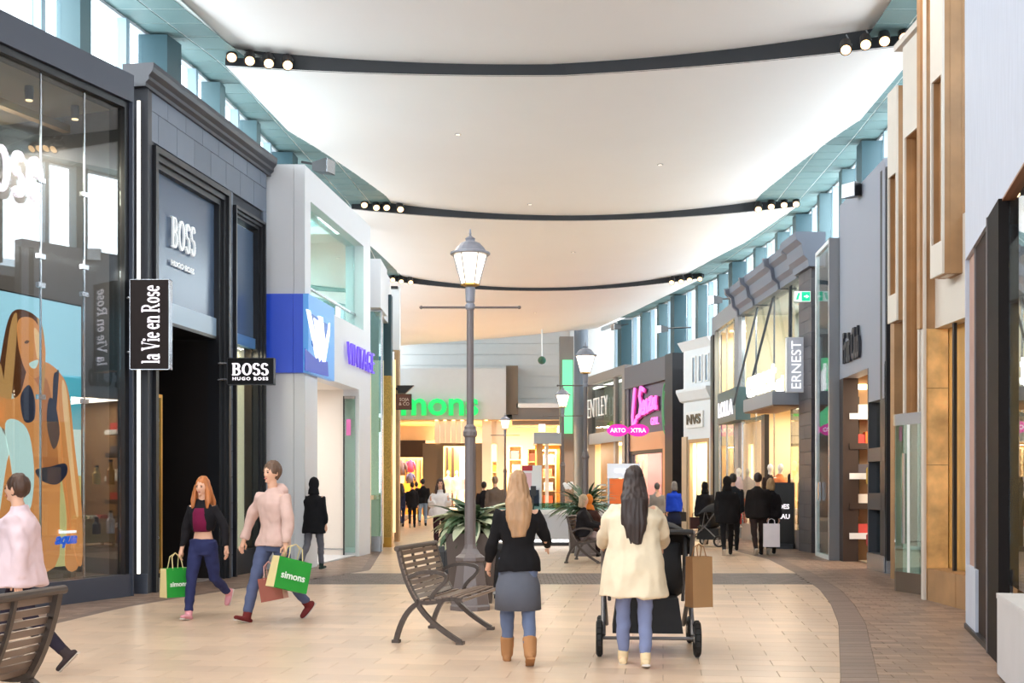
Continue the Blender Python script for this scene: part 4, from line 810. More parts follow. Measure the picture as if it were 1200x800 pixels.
# ---- columns and glowing screen left of the luggage shop ----
col = thing('round_column', 'tall blue-grey column left of the luggage shopfront', 'column', (*G(681, 604), 0)); MB().lathe([(.42, 0), (.42, .2), (.36, .25), (.36, 9.6)], 20).build('shaft', M('blue_grey_column', (118, 128, 140), .5), col, smooth=False); MB().lathe([(.46, 0), (.46, .3)], 20).build('base', m_char, col)
d = 60; sq = thing('square_column', 'taupe grey square column carrying a tall glowing green screen', 'column', (X(664, d), d, 0)); MB().box(-.35, .35, 0, .6, 0, z_(394, d)).build('shaft', m_tau, sq)
MB().box(X(659, d)-X(664, d), X(671, d)-X(664, d), -.16, 0, z_(508, d), z_(422, d)).build('green_screen', M('green_screen', (110, 232, 160), .4, emit=.45), sq)
# ================= far end: department store =================
D5 = 62.0; F = Facade((X(452, D5), D5), (X(640, D5), D5)); s = Store(F, 'department store front at the far end with big green name and warm lit windows'); r = s.t
U = lambda px: F.u(px); Z = lambda py: z_(py, D5)
m_plank = M('pale_grey_plank', (206, 208, 206), .6, var=.02, island=.03); m_fas = M('pale_grey_fascia', (190, 194, 196), .55, var=.02); m_taup = M('dark_taupe', (104, 92, 78), .5)
back = MB().box(U(400), U(720), 1.2, 1.4, Z(493), 10.5).build('upper_wall', m_plank, r)
zz = Z(478)
while zz < 9.6: MB().box(U(460), U(656), 1.14, 1.2, zz+.01, min(zz+.58, 9.6)-.01).build('wall_plank', m_plank, r); zz += .58
s.box('fascia', m_fas, U(452), U(593), Z(492), Z(433), -.6, 0.3); s.box('fascia_end', m_taup, U(593), U(607), Z(486), Z(429), -.3, 1.1); s.box('low_beam', MATS['taupe_metal'], U(600), U(656), Z(498), Z(477), -.2, 1.1); s.box('beam_top', m_wht, U(605), U(656), Z(478), Z(473), -.3, 1.1)
g = M('green_lit_letters', (20, 204, 100), .4, emit=.5); put_text(text_mesh('simons', 1, .22, .02), 'name_letters', g, r, ((U(446)+U(561))/2, -.72, Z(474.5)), w=U(561)-U(446), h=Z(461)-Z(488))
# ground floor
s.box('soffit', M('warm_soffit', (214, 188, 150), .6), U(452), U(656), Z(493), Z(492), -.5, 6)
MB().box(U(452), U(656), 6.7, 6.8, 0, Z(493)).box(U(452), U(452.5), 0, 6.8, 0, Z(493)).box(U(656), U(656.5), 0, 6.8, 0, Z(493)).build('interior', M('warm_interior_wall', (238, 206, 156), .7), r)
s.box('cream_bulkhead', M('cream_bulkhead', (232, 206, 172), .6), U(466), U(510), Z(515), Z(498), 1.0, 1.2); s.box('brown_bulkhead', m_dkwood, U(466), U(497), Z(535), Z(515), .9, 1.3)
m_pleat = M('pleated_white_panel', (244, 232, 214), .6)
for i in range(6): MB().box(U(510)+i*.28, U(510)+i*.28+.25, -.35, .1, Z(519), Z(493.5)).build('pleated_panel', m_pleat, r)
s.box('taupe_pier', m_taup, U(495), U(517), 0, Z(519), .2, .6); s.box('taupe_pier', m_taup, U(558), U(565), 0, Z(519), .0, .4); s.frame('window_frame', m_taup, U(516), U(559), .0, Z(519), .15, .1, .3, False)
s.box('white_pier', M('white_lit_pier', (246, 234, 216), .5), U(565), U(576), 0, Z(493), -.1, .4); s.box('white_pier', MATS['white_lit_pier'], U(582), U(592), 0, Z(493), -.1, .4); s.box('white_panel', MATS['white_lit_pier'], U(576), U(582), Z(520), Z(493), .1, .3)
s.box('window_back', M('window_back_gold', (222, 168, 90), .6), U(517), U(558), .3, Z(520), 3, 3.1); s.box('slat_pier', m_dkwood, U(519), U(522), .3, Z(522), 2.6, 2.9); s.box('slat_pier', m_dkwood, U(526), U(529), .3, Z(522), 2.6, 2.9); s.box('white_screen', m_wht, U(536), U(548), .3, Z(522), 2.5, 2.6)
s.box('window_plinth', m_wht, U(517), U(558), 0, .35, .3, 3)
for i, px in enumerate((500, 537, 575, 615, 640)): light('AREA', 'shop_lamp', (U(px), 2.2, Z(496)), 480, (1, .82, .58), (0, 0, 0), 2.2, 2, parent=r)
for i, px in enumerate((512, 522, 532, 542, 570, 587)):
    q = MB().lathe([(.09, Z(493)-.02), (.09, Z(493)+.02)], 10, (U(px), -.46)).build('canopy_downlight', m_glow, r)
# red-brown product wall at left and shelves at right
m_rail = M('gold_shelf_back', (230, 178, 96), .6)
s.box('product_wall', m_rail, U(467), U(496), .2, Z(536), 3.4, 3.5)
for i in range(5): s.box('wall_slat', m_dkwood, U(470+i*5.4), U(471+i*5.4), .4, Z(537), 3.3, 3.4)
s.box('display_counter', M('yellow_counter', (226, 164, 60), .5), U(466), U(497), 0, Z(566), 2.4, 3.2)
def garment(name, label, px, pytop, pybot, d, rgb, cat='garment', grp=None, trousers=False):
    x, y, z0 = at(px, pybot, d); h = z_(pytop, d)-z0; t = thing(name, label, cat, (x, y, z0), random.uniform(-.2, .2), grp); m = M('cloth_%d_%d_%d' % rgb, rgb, .8, var=.06, scale=6)
    mb = MB().tube([(0, 0, 0), (0, 0, h*.5), (0, 0, h*.86), (0, 0, h*.95), (0, 0, h)], [(h*.30, h*.12), (h*.28, h*.13), (h*.30, h*.11), (h*.16, h*.08), (h*.09, h*.06)], 10, (1, 0, 0))
    for sd in (-1, 1): mb.tube([(sd*h*.24, 0, h*.88), (sd*h*.38, 0, h*.6), (sd*h*.40, 0, h*.2)], [h*.10, h*.09, h*.07], 7, (0, 1, 0))
    mb.build('jacket_body', m, t, True); MB().tube([(0, 0, h*.97), (0, 0, h*1.05)], [(h*.1, h*.07), (h*.09, h*.06)], 8, (1, 0, 0)).build('collar', m, t); return t
garment('hanging_jacket', 'dark jacket on the back wall of the department store, left of the pink one', 470, 540, 557, 64.9, (70, 58, 70)); garment('hanging_jacket', 'bright pink jacket on the back wall of the department store', 481, 539, 553, 64.9, (222, 44, 92)); 
garment('folded_stack', 'indigo trousers hanging below the pink jacket in the department store', 481, 554, 566, 64.8, (50, 52, 92))
# shelf units right of the white piers
def shelfunit(px0, px1, d, pytop, label, cols, seed):
    rnd = random.Random(seed); x0, x1 = X(px0, d), X(px1, d); h = z_(pytop, d); t = thing('shelf_unit', label, 'shelf', ((x0+x1)/2, d, 0)); w = x1-x0
    MB().box(-w/2, w/2, .4, .46, 0, h).box(-w/2, -w/2+.06, 0, .4, 0, h).box(w/2-.06, w/2, 0, .4, 0, h).build('case', m_shelf, t)
    n = 5
    for i in range(n+1): MB().box(-w/2+.06, w/2-.06, .0, .4, h*i/n-(.05 if i else 0), h*i/n+(0 if i else .05)).build('shelf', m_shelf, t)
    return t, w, h, n
SH = [(576, 583, 64, 540, 'narrow pale shelf unit between two white lit piers', 1), (596, 612, 65, 522, 'pale wood shelf unit behind the nearer street lamp globe at the far end', 2), (618, 632, 64, 525, 'pale wood shelf unit just left of the orange-lit shop', 3), (634, 652, 58, 527, 'orange-lit shelf unit under the grey canopy at the far end', 4)]
pc = [(236, 222, 200), (200, 96, 60), (70, 70, 80), (232, 170, 60), (150, 60, 50), (214, 200, 190)]
for a, b, d, pt, lb, sd in SH:
    t, w, h, n = shelfunit(a, b, d, pt, lb, None, sd); rnd = random.Random(sd)
    for i in range(1, n):
        c = pc[rnd.randrange(6)]; bx = thing('merchandise_box', '%s box on shelf %s of the %s' % ({(236, 222, 200): 'cream', (200, 96, 60): 'orange-red', (70, 70, 80): 'charcoal', (232, 170, 60): 'amber', (150, 60, 50): 'brick-red', (214, 200, 190): 'pale beige'}[c], ('one', 'two', 'three', 'four', 'five')[i-1], ' '.join(lb.split()[:5])), 'box', (t.location.x+rnd.uniform(-.1, .1)*w, d+.2, h*i/n), 0, 'boxes on the far shelves')
        MB().box(-w*.3, w*.3, -.14, .14, 0, h/n*.6).build('carton', M('box_%d_%d_%d' % c, c, .6), bx); MB().box(-w*.31, w*.31, -.15, .15, h/n*.45, h/n*.62).build('lid', M('box_%d_%d_%d' % c, c, .6), bx)
# ---- small shop under the grey canopy, right ----
F = Facade((X(628, 57), 57), (X(658, 57), 57)); s = Store(F, 'small orange-lit shop under a pale blue-grey canopy at the far end', 'kiosk_shop'); d = 57
s.box('canopy', M('pale_blue_canopy', (160, 176, 190), .5), -.1, F.L+.1, z_(520, d), z_(507, d), -.3, 2.4); s.box('pier', M('tan_shop_pier', (190, 152, 104), .5), F.u(629), F.u(636), 0, z_(520, d), -.05, .4); s.box('back', M('orange_shop_wall', (232, 160, 60), .6), 0, F.L, 0, z_(520, d), 2, 2.1); s.box('pier', m_wht, F.u(639), F.u(643), 0, z_(520, d), .1, .4)
light('AREA', 'shop_lamp', (F.L/2, .8, z_(521, d)-.1), 420, WARM, (0, 0, 0), 1, 1, parent=s.t); s.box('canopy_sign', m_let, F.u(631), F.u(639), z_(506, d), z_(497, d), -.2, -.1)
# closing walls at the far end
MB().box(-22, 22, 69, 69.3, -.2, 11).build('wall_back', m_plank, kind='structure')
MB().box(X(668, 63), 10, 63, 63.2, 0, 10.4).build('wall_back_right', m_plank, kind='structure')

# ================= kiosk in the middle =================
d = 30.2; x0, x1 = X(585, d), X(748, d); k = thing('kiosk_counter', 'long white glass-topped kiosk counter with a lit strip along its foot', 'counter', ((x0+x1)/2, d, 0)); w = x1-x0; hz = z_(597, d)
MB().box(-w/2, w/2, 0, 1.4, .16, hz-.12).build('front_panel', M('pale_grey_counter', (196, 200, 208), .4), k); MB().box(-w/2, w/2, .02, 1.38, .10, .16).build('glow_strip', M('counter_glow', (255, 255, 255), .4, emit=3), k); MB().box(-w/2+.05, w/2-.05, .06, 1.34, 0, .10).build('foot', m_blk, k)
MB().box(-w/2-.03, w/2+.03, -.03, 1.43, hz-.12, hz).build('worktop', m_wht, k); MB().box(-w/2, w/2, 0, .03, hz, hz+.16).box(-w/2, w/2, 1.37, 1.4, hz, hz+.16).build('glass_rail', m_green, k)
def onk(px, dy=.5): return (X(px, d+dy), d+dy, hz)
for px, c1, lb in ((620, (236, 238, 240), 'white'), (628, (214, 216, 222), 'silver grey')):
    t = thing('tablet_display', '%s upright tablet on a leaning stand on the kiosk counter' % lb, 'tablet', onk(px)); MB().prism([(0, .02), (.03, .02), (.15, .55), (.12, .55)], -.11, .11, 'x').build('panel', M('tablet_'+lb.split()[0], c1, .4), t); MB().prism([(-.012, .08), (-.002, .08), (.1, .5), (.09, .5)], -.085, .085, 'x').build('screen', M('dark_screen', (34, 44, 60), .2), t); MB().box(-.1, .1, 0, .2, 0, .02).build('foot', m_wht, t)
t = thing('poster_stand', 'white promotional board with a red header standing on the kiosk counter', 'sign', onk(623, .9)); MB().box(-.26, .26, 0, .05, 0, z_(545, d+.9)-hz).build('board', m_wht, t); hh = z_(545, d+.9)-hz; MB().box(-.25, .02, -.012, 0, hh-.14, hh-.01).build('red_header', M('red_print', (176, 40, 50), .5), t); MB().box(-.2, .0, -.012, 0, .3, hh-.2).build('printed_picture', M('pink_print', (232, 190, 196), .5), t)
t = thing('card_reader', 'black payment terminal on a post on the kiosk counter', 'terminal', onk(625, .2)); MB().box(-.02, .02, -.02, .02, 0, .35).build('post', m_blk, t); MB().box(-.07, .07, -.05, .03, .35, .6).build('body', m_blk, t)
t = thing('kiosk_sign', 'white lit kiosk sign panel lettered ORENGO on two posts', 'sign', (X(731, 29.5), 29.5, 0)); zt, zb9 = z_(543, 29.5), z_(560, 29.5); hw = .40
MB().box(-hw, hw, 0, .12, zb9, zt).build('panel', M('lit_grey_panel', (214, 218, 226), .4, emit=.3), t); MB().box(-hw, -hw+.05, .02, .1, 0, zb9).box(hw-.05, hw, .02, .1, 0, zb9).build('post', m_chrome, t); put_text(text_mesh('ORENGO', 1, .01, .02), 'sign_letters', m_let, t, (.06, -.012, (zt+zb9)/2), w=.58)
MB().box(-hw+.05, hw-.05, .03, .09, z_(590, 29.5), z_(561, 29.5)).build('picture_panel', M('orange_picture', (226, 110, 50), .5, emit=.2), t)
for i in range(4): MB().box(-hw-.28, -hw-.04, .0, .12, z_(590-i*7, 29.5), z_(588-i*7, 29.5)).build('leaflet_rack', m_wht, t)

# ================= street lamps =================
m_post = M('grey_brown_lamp_paint', (112, 104, 104), .45, metal=.2); m_lglow = M('lantern_glow', (255, 234, 204), .5, emit=2.2); m_cap = M('lantern_cap_grey', (136, 138, 148), .4, metal=.3)
def lamp(px, d, rz, label):
    t = thing('street_lamp', label, 'street lamp', (X(px, d), d, 0), rz, 'street lamps along the concourse')
    MB().lathe([(.26, 0), (.26, .05), (.245, .07), (.24, .12), (.165, .58), (.19, .60), (.19, .64), (.13, .68), (.09, .74), (.07, .80)], 8, rot=PI/8).build('base', m_post, t)
    for k in range(8):
        a = k*PI/4; 
    MB().lathe([(.068, .78), (.066, 2.10)], 12).build('lower_shaft', m_post, t); MB().lathe([(.066, 2.10), (.085, 2.12), (.085, 2.17), (.07, 2.2), (.07, 2.23), (.045, 2.26)], 12).build('collar', m_post, t); MB().lathe([(.045, 2.24), (.042, 3.70)], 12).build('upper_shaft', m_post, t)
    MB().lathe([(.05, 3.66), (.06, 3.68), (.06, 3.72), (.045, 3.74), (.055, 3.76), (.062, 3.92), (.05, 3.95)], 12).build('neck', m_cap, t)
    cb = MB().cyl((-.6, 0, 3.69), (.6, 0, 3.69), .014, n=8); cb.ell((-.6, 0, 3.69), (.022,)*3, 8, 6).ell((.6, 0, 3.69), (.022,)*3, 8, 6); cb.build('ladder_bar', m_post, t)
    r0, r1, z0, z1 = .105, .205, 3.965, 4.335
    hx = lambda r, z, k: (r*math.cos(k*PI/3+PI/6+PI/6), r*math.sin(k*PI/3+PI/6+PI/6), z)
    for k in range(6): MB().add([hx(r0-.006, z0, k), hx(r0-.006, z0, k+1), hx(r1-.006, z1, k+1), hx(r1-.006, z1, k), hx(r0-.014, z0, k), hx(r0-.014, z0, k+1), hx(r1-.014, z1, k+1), hx(r1-.014, z1, k)], [(0, 1, 2, 3), (7, 6, 5, 4)]).build('lantern_pane', m_lglow, t); MB().cyl(hx(r0, z0, k), hx(r1, z1, k), .008, n=6).build('lantern_bar', m_cap, t)
    MB().lathe([(.06, 3.94), (.115, 3.955), (.115, 3.975)], 6, rot=0).build('lantern_seat', m_gold, t)
    MB().lathe([(.23, 4.325), (.245, 4.335), (.245, 4.355), (.20, 4.37), (.17, 4.42), (.12, 4.47), (.06, 4.495), (.055, 4.51), (.062, 4.53), (.03, 4.55), (.012, 4.57), (.016, 4.59), (.008, 4.645), (.002, 4.65)], 18).build('lantern_cap', m_cap, t, False)
    light('POINT', 'lamp_light', (0, 0, 4.15), 45, (1, .84, .62), size=.1, parent=t)
    return t
lamp(551, 14.6, 0, 'tallest nearest grey street lamp beside the bench and planter'); lamp(686, 25.9, 0, 'second street lamp, behind the seated pair and the cream-coated woman'); lamp(659.5, 37, 0, 'third street lamp, just left of the second and smaller'); lamp(592, 51, 0, 'smallest, farthest street lamp in front of the department store')

# ================= benches =================
m_bench = M('bronze_brown_bench', (80, 68, 61), .42, metal=.2); m_slat = M('bench_slat', (122, 103, 91), .35, metal=.2)
BLen = 1.28
def strip(pts, w, th, y, nm, par, mat):            # flat bar swept along a profile in the x-z plane
    out = MB()
    for i in range(len(pts)-1):
        (ax, az), (bx, bz) = pts[i], pts[i+1]; L = math.hypot(bx-ax, bz-az); nx, nz = -(bz-az)/L*w/2, (bx-ax)/L*w/2; ex, ez = (bx-ax)/L*w*.15, (bz-az)/L*w*.15
        out.prism([(ax+nx-ex, az+nz-ez), (bx+nx+ex, bz+nz+ez), (bx-nx+ex, bz-nz+ez), (ax-nx-ex, az-nz-ez)], y-th/2, y+th/2, 'y')
    return out.build(nm, mat, par)
def arc(p0, p1, p2, n=8): return [((1-t)**2*p0[0]+2*t*(1-t)*p1[0]+t*t*p2[0], (1-t)**2*p0[1]+2*t*(1-t)*p1[1]+t*t*p2[1]) for t in [i/n for i in range(n+1)]]
backp = arc((-.19, .90), (-.13, .58), (0, .40)); seatp = arc((0, .40), (.12, .37), (.25, .42), 5)+arc((.27, .425), (.38, .44), (.45, .42), 4)
def make_bench(label, loc, rz):
    t = thing('bench', label, 'bench', loc, rz, 'slatted metal benches')
    for y in (.04, BLen-.04):
        strip(backp, .045, .05, y, 'back_support', t, m_bench); strip(seatp, .04, .05, y, 'seat_support', t, m_bench)
        strip(arc((0, .38), (-.15, .30), (-.215, .025)), .045, .05, y, 'leg', t, m_bench); strip(arc((.0, .38), (.10, .20), (.42, .025)), .045, .05, y, 'leg', t, m_bench)
        MB().box(-.25, -.18, y-.04, y+.04, 0, .03).build('foot', m_bench, t); MB().box(.39, .46, y-.04, y+.04, 0, .03).build('foot', m_bench, t)
        strip(arc((-.10, .62), (.05, .72), (.24, .67), 7)+arc((.26, .665), (.34, .63), (.20, .52), 5)+arc((.19, .51), (.12, .44), (.14, .40), 4), .035, .045, y, 'armrest', t, m_bench)
    for y in (.04, .44, .84, BLen-.04): strip(backp, .022, .03, y, 'back_strap', t, m_bench); strip(seatp, .02, .03, y, 'seat_strap', t, m_bench)
    MB().cyl((-.195, -.02, .905), (-.195, BLen+.02, .905), .026, n=10).build('top_rail', m_bench, t)
    for i in range(9):
        f = .07+i*.105; j = f*(len(backp)-1); a = int(j); (x, z), (x2, z2) = backp[a], backp[a+1]; q = j-a; cx, cz = x+(x2-x)*q, z+(z2-z)*q; L = math.hypot(x2-x, z2-z); dx, dz = (x2-x)/L, (z2-z)/L; h = .021
        MB().prism([(cx-dx*h-dz*.010, cz-dz*h+dx*.010), (cx+dx*h-dz*.010, cz+dz*h+dx*.010), (cx+dx*h-dz*.022, cz+dz*h+dx*.022), (cx-dx*h-dz*.022, cz-dz*h+dx*.022)], .0, BLen, 'y').build('back_slat', m_slat, t)
    for i in range(8):
        f = .10+i*.118; j = f*(len(seatp)-1); a = int(j); (x, z), (x2, z2) = seatp[a], seatp[a+1]; q = j-a; cx, cz = x+(x2-x)*q, z+(z2-z)*q
        MB().box(cx-.019, cx+.019, 0, BLen, cz+.018, cz+.03).build('seat_slat', m_slat, t)
    MB().cyl((.465, 0, .425), (.465, BLen, .425), .017, n=8).build('front_rail', m_slat, t)
    return t
bx, by = G(488, 754); bench1 = make_bench('slatted bronze bench seen end-on beside the nearest street lamp, empty', (bx+.0, by, 0), -.225)
make_bench('slatted brown bench cut off at bottom left, seen from behind', (X(74, 6.9)-.20, 6.95, 0), PI-.20)
b3 = G(676, 660); bench3 = make_bench('slatted bench with two seated people in front of the kiosk counter', (b3[0], b3[1], 0), -.22)

# ================= planters =================
m_plb = M('dark_brown_planter', (84, 72, 66), .5, var=.04, scale=3); m_soil = M('soil', (52, 42, 36), .9)
m_leaf = [M('dark_green_leaf', (62, 88, 62), .4, var=.15, scale=9), M('mid_green_leaf', (104, 128, 92), .4, var=.15, scale=9), M('pale_cream_green_leaf', (186, 192, 160), .45, var=.12, scale=9)]
def leaf_mesh(L, W, droop, mat, nm):
    rows = []; n = 7
    for i in range(n+1):
        t = i/n; wd = W*math.sin(PI*min(1, t*.93+.05))**.8*(1 if i < n else .02); a = droop*t; x = L*(math.sin(a)/droop if droop else t); z = L*((math.cos(a)-1)/droop)
        rows.append([(x, -wd, z+wd*.35), (x, 0, z), (x, wd, z+wd*.35)])
    mb = MB().grid(rows); return mb.mesh(nm, mat)
def plant(t, z, n, L, W, lo, hi, seed, sp=.08, pal=(0, 1, 1, 2)):
    rnd = random.Random(seed); ms = [leaf_mesh(L*f, W, dr, m_leaf[k], 'leaf') for f, dr, k in [(1, 1.1, pal[0]), (.85, 1.5, pal[1]), (1.1, .8, pal[2]), (.9, 1.3, pal[3]), (.75, .9, pal[0])]]
    for i in range(n):
        o = link('leaf', ms[rnd.randrange(len(ms))], t, (rnd.uniform(-sp, sp), rnd.uniform(-sp, sp), z+rnd.uniform(-.02, .1))); el = rnd.uniform(lo, hi); o.rotation_euler = (rnd.uniform(-.3, .3), -el, rnd.uniform(0, 2*PI))
        k = rnd.uniform(.8, 1.15); o.scale = (k, k, k)
def planter(label, px, d, w, h, plab, n, L, W, lo, hi, seed, pal, taper=.8):
    t = thing('planter', label, 'planter', (X(px, d), d, 0)); a = w/2*taper; b = w/2
    mb = MB().add([(-a, -a, 0), (a, -a, 0), (a, a, 0), (-a, a, 0), (-b, -b, h), (b, -b, h), (b, b, h), (-b, b, h), (-b+.04, -b+.04, h), (b-.04, -b+.04, h), (b-.04, b-.04, h), (-b+.04, b-.04, h), (-b+.04, -b+.04, h-.1), (b-.04, -b+.04, h-.1), (b-.04, b-.04, h-.1), (-b+.04, b-.04, h-.1)],
        [(3, 2, 1, 0), (0, 1, 5, 4), (1, 2, 6, 5), (2, 3, 7, 6), (3, 0, 4, 7), (4, 5, 9, 8), (5, 6, 10, 9), (6, 7, 11, 10), (7, 4, 8, 11), (8, 9, 13, 12), (9, 10, 14, 13), (10, 11, 15, 14), (11, 8, 12, 15)]); mb.build('pot', m_plb, t); MB().box(-b+.04, b-.04, -b+.04, b-.04, h-.14, h-.08).build('soil', m_soil, t)
    p = thing('potted_plant', plab, 'plant', (X(px, d), d, h-.08)); MB().cyl((0, 0, 0), (0, 0, .2), .04, .03, 8).build('stem', M('plant_stem', (90, 96, 60), .6), p); plant(p, .14, n, L, W, lo, hi, seed, pal=pal); return t
planter('tall tapered dark brown planter behind the nearest street lamp', 553, 15.6, .66, .90, 'bushy plant with broad cream-marked leaves behind the nearest street lamp', 120, .56, .088, -.1, 1.25, 3, (0, 1, 2, 2))
planter('dark planter holding a strap-leaved plant behind the bench pair', 684, 27.2, .7, .85, 'strap-leaved dark green plant behind the seated pair', 110, .95, .045, .1, 1.3, 5, (0, 0, 0, 1), .9)
orc = thing('orchid', 'white orchid spray in a small pot on the kiosk counter', 'flower', onk(671, .3)); MB().lathe([(.06, 0), (.08, .16)], 10).build('pot', m_wht, orc); MB().tube([(0, 0, .1), (.02, 0, .4), (.0, 0, .6), (-.12, 0, .68)], .01, 6).build('stem', MATS['plant_stem'], orc)
m_pet = M('white_petal', (250, 246, 244), .6)
for i in range(9): MB().ell((-.16+.05*(i % 4)-.02*(i//4), .03*(i % 3)-.03, .55+.05*(i//3)+.02*(i % 2)), (.05, .03, .045), 8, 5).build('flower', m_pet, orc)

# ================= bins =================
m_bin = M('dark_slatted_bin', (44, 42, 44), .5)
def bin_(label, px0, px1, pyt, d, foot=True):
    x0, x1 = X(px0, d), X(px1, d); h = z_(pyt, d); w = x1-x0; t = thing('litter_bin', label, 'bin', ((x0+x1)/2, d, 0)); dp = min(w, .45)
    MB().box(-w/2, w/2, 0, dp, h-.07, h).build('lid', M('bin_lid', (66, 68, 72), .45), t); MB().box(-w/2+.03, w/2-.03, .03, dp-.03, .1, h-.07).build('liner', m_blk, t); MB().box(-w/2+.02, w/2-.02, .02, dp-.02, .0, .04).build('foot', m_bin, t)
    n = max(4, int(w/.065))
    for i in range(n):
        a = -w/2+(i+.5)*w/n; MB().box(a-.02, a+.02, -.0, .022, .045, h-.075).build('slat', m_bin, t)
    for i in range(5):
        b = .05+(dp-.1)*i/4; MB().box(w/2-.02, w/2, b-.02, b+.02, .045, h-.075).build('slat', m_bin, t)
    MB().box(-w/2+.005, w/2-.005, -.002, .004, .06, .10).build('floor_gap_strip', m_wht, t) if not foot else None  # white strip stands in for bright floor showing through the bottom gaps
bin_('narrow dark slatted litter bin between the bench and the planter', 510, 531, 640, 15.7); bin_('wide dark slatted litter bin to the right of the planter', 577, 619, 637, 16.0, False)
# black sign board near the cornice shop door, baskets and display tables
t = thing('sign_board', 'black floor-standing sign board with white lettering by the cornice shop door', 'sign', (X(916, 28.9), 28.9, 0), -.5); MB().box(-.30, .30, 0, .08, .12, 1.6).build('board', m_blk, t); MB().box(-.3, .3, -.1, .2, 0, .12).build('foot', m_char, t)
for tx, z, w in (('DES', 1.02, .26), ('EAU', .78, .28)): put_text(text_mesh(tx, 1, .006, .03), 'sign_letters', m_let, t, (.06, -.006, z), w=w)

# ---- small fittings high on the walls ----
def flood(px, py, d, label, turn, back):
    t = thing('wall_floodlight', label, 'floodlight', at(px, py, d), turn)
    MB().prism([(-.16, -.14), (.16, -.08), (.16, .08), (-.16, .14)], -.16, .16, 'y').build('housing', m_blk, t); MB().box(-.175, -.16, -.15, .15, -.13, .13).build('lens', m_chrome, t); MB().cyl((.1, 0, .05), (.1+back, 0, .16), .025, n=8).build('bracket', m_blk, t)
flood(1001, 224, 22.5, 'black floodlight on a bracket above the tall flat grey shopfront', .6, .5); flood(722, 383, 52, 'grey floodlight at the far right corner near the round column', .4, .5); flood(776, 386, 44, 'small floodlight against the far roof windows above the pink-script shop', .5, 1.2); flood(838, 352, 37, 'small floodlight below the roof windows above the teal sign box', .5, 1.0); flood(379, 196, 23.5, 'black gooseneck floodlight above the white shopfront', PI-.4, .4)
t = thing('security_camera', 'small dome camera hanging on a thin rod before the pale plank wall', 'camera', at(635, 422, 58)); MB().ell((0, 0, 0), (.2, .2, .2), 12, 8).build('dome', M('dark_green_dome', (52, 92, 78), .2), t); MB().cyl((0, 0, .12), (0, 0, 1.5), .03, n=6).build('rod', m_wht, t)
# ================= people =================
m_skin = [M('skin_light', (226, 176, 148), .55, spec=.3), M('skin_tan', (206, 150, 118), .55, spec=.3)]
m_eye = M('eye_white_dark', (46, 36, 32), .2); m_lip = M('lips', (188, 116, 104), .5)
def cloth(rgb, v=.07): return M('fabric_%d_%d_%d' % rgb, rgb, .85, var=v, scale=7, bump=.25, spec=.2)
def hairm(rgb): return M('hair_%d_%d_%d' % rgb, rgb, .5, var=.28, scale=22, stretch=(1, 1, .12), bump=.4)
from mathutils import noise
def wrinkle(me, amp, sc, seed=0):      # folds of cloth, strands of hair
    vs = me.vertices; no = [v.normal.copy() for v in vs]; o = seed*7.3
    for v, n in zip(vs, no): v.co += n*amp*noise.noise((v.co.x*sc[0]+o, v.co.y*sc[1]+o, v.co.z*sc[2]))
    me.update()
def fuse(mb, voxel, smooth=6):        # melt overlapping lofts into one continuous skin
    me = mb.mesh('fuse', []); o = bpy.data.objects.new('fuse', me); COL.objects.link(o)
    r = o.modifiers.new('r', 'REMESH'); r.mode = 'VOXEL'; r.voxel_size = voxel; r.use_smooth_shade = True
    if smooth: k = o.modifiers.new('s', 'SMOOTH'); k.iterations = smooth; k.factor = .5
    me2 = bpy.data.meshes.new_from_object(o.evaluated_get(bpy.context.evaluated_depsgraph_get())); bpy.data.objects.remove(o); bpy.data.meshes.remove(me)
    me2.materials.clear(); me2.polygons.foreach_set('use_smooth', [True]*len(me2.polygons)); return me2
def lp(a, b, t): return tuple(a[i]+(b[i]-a[i])*t for i in range(3))
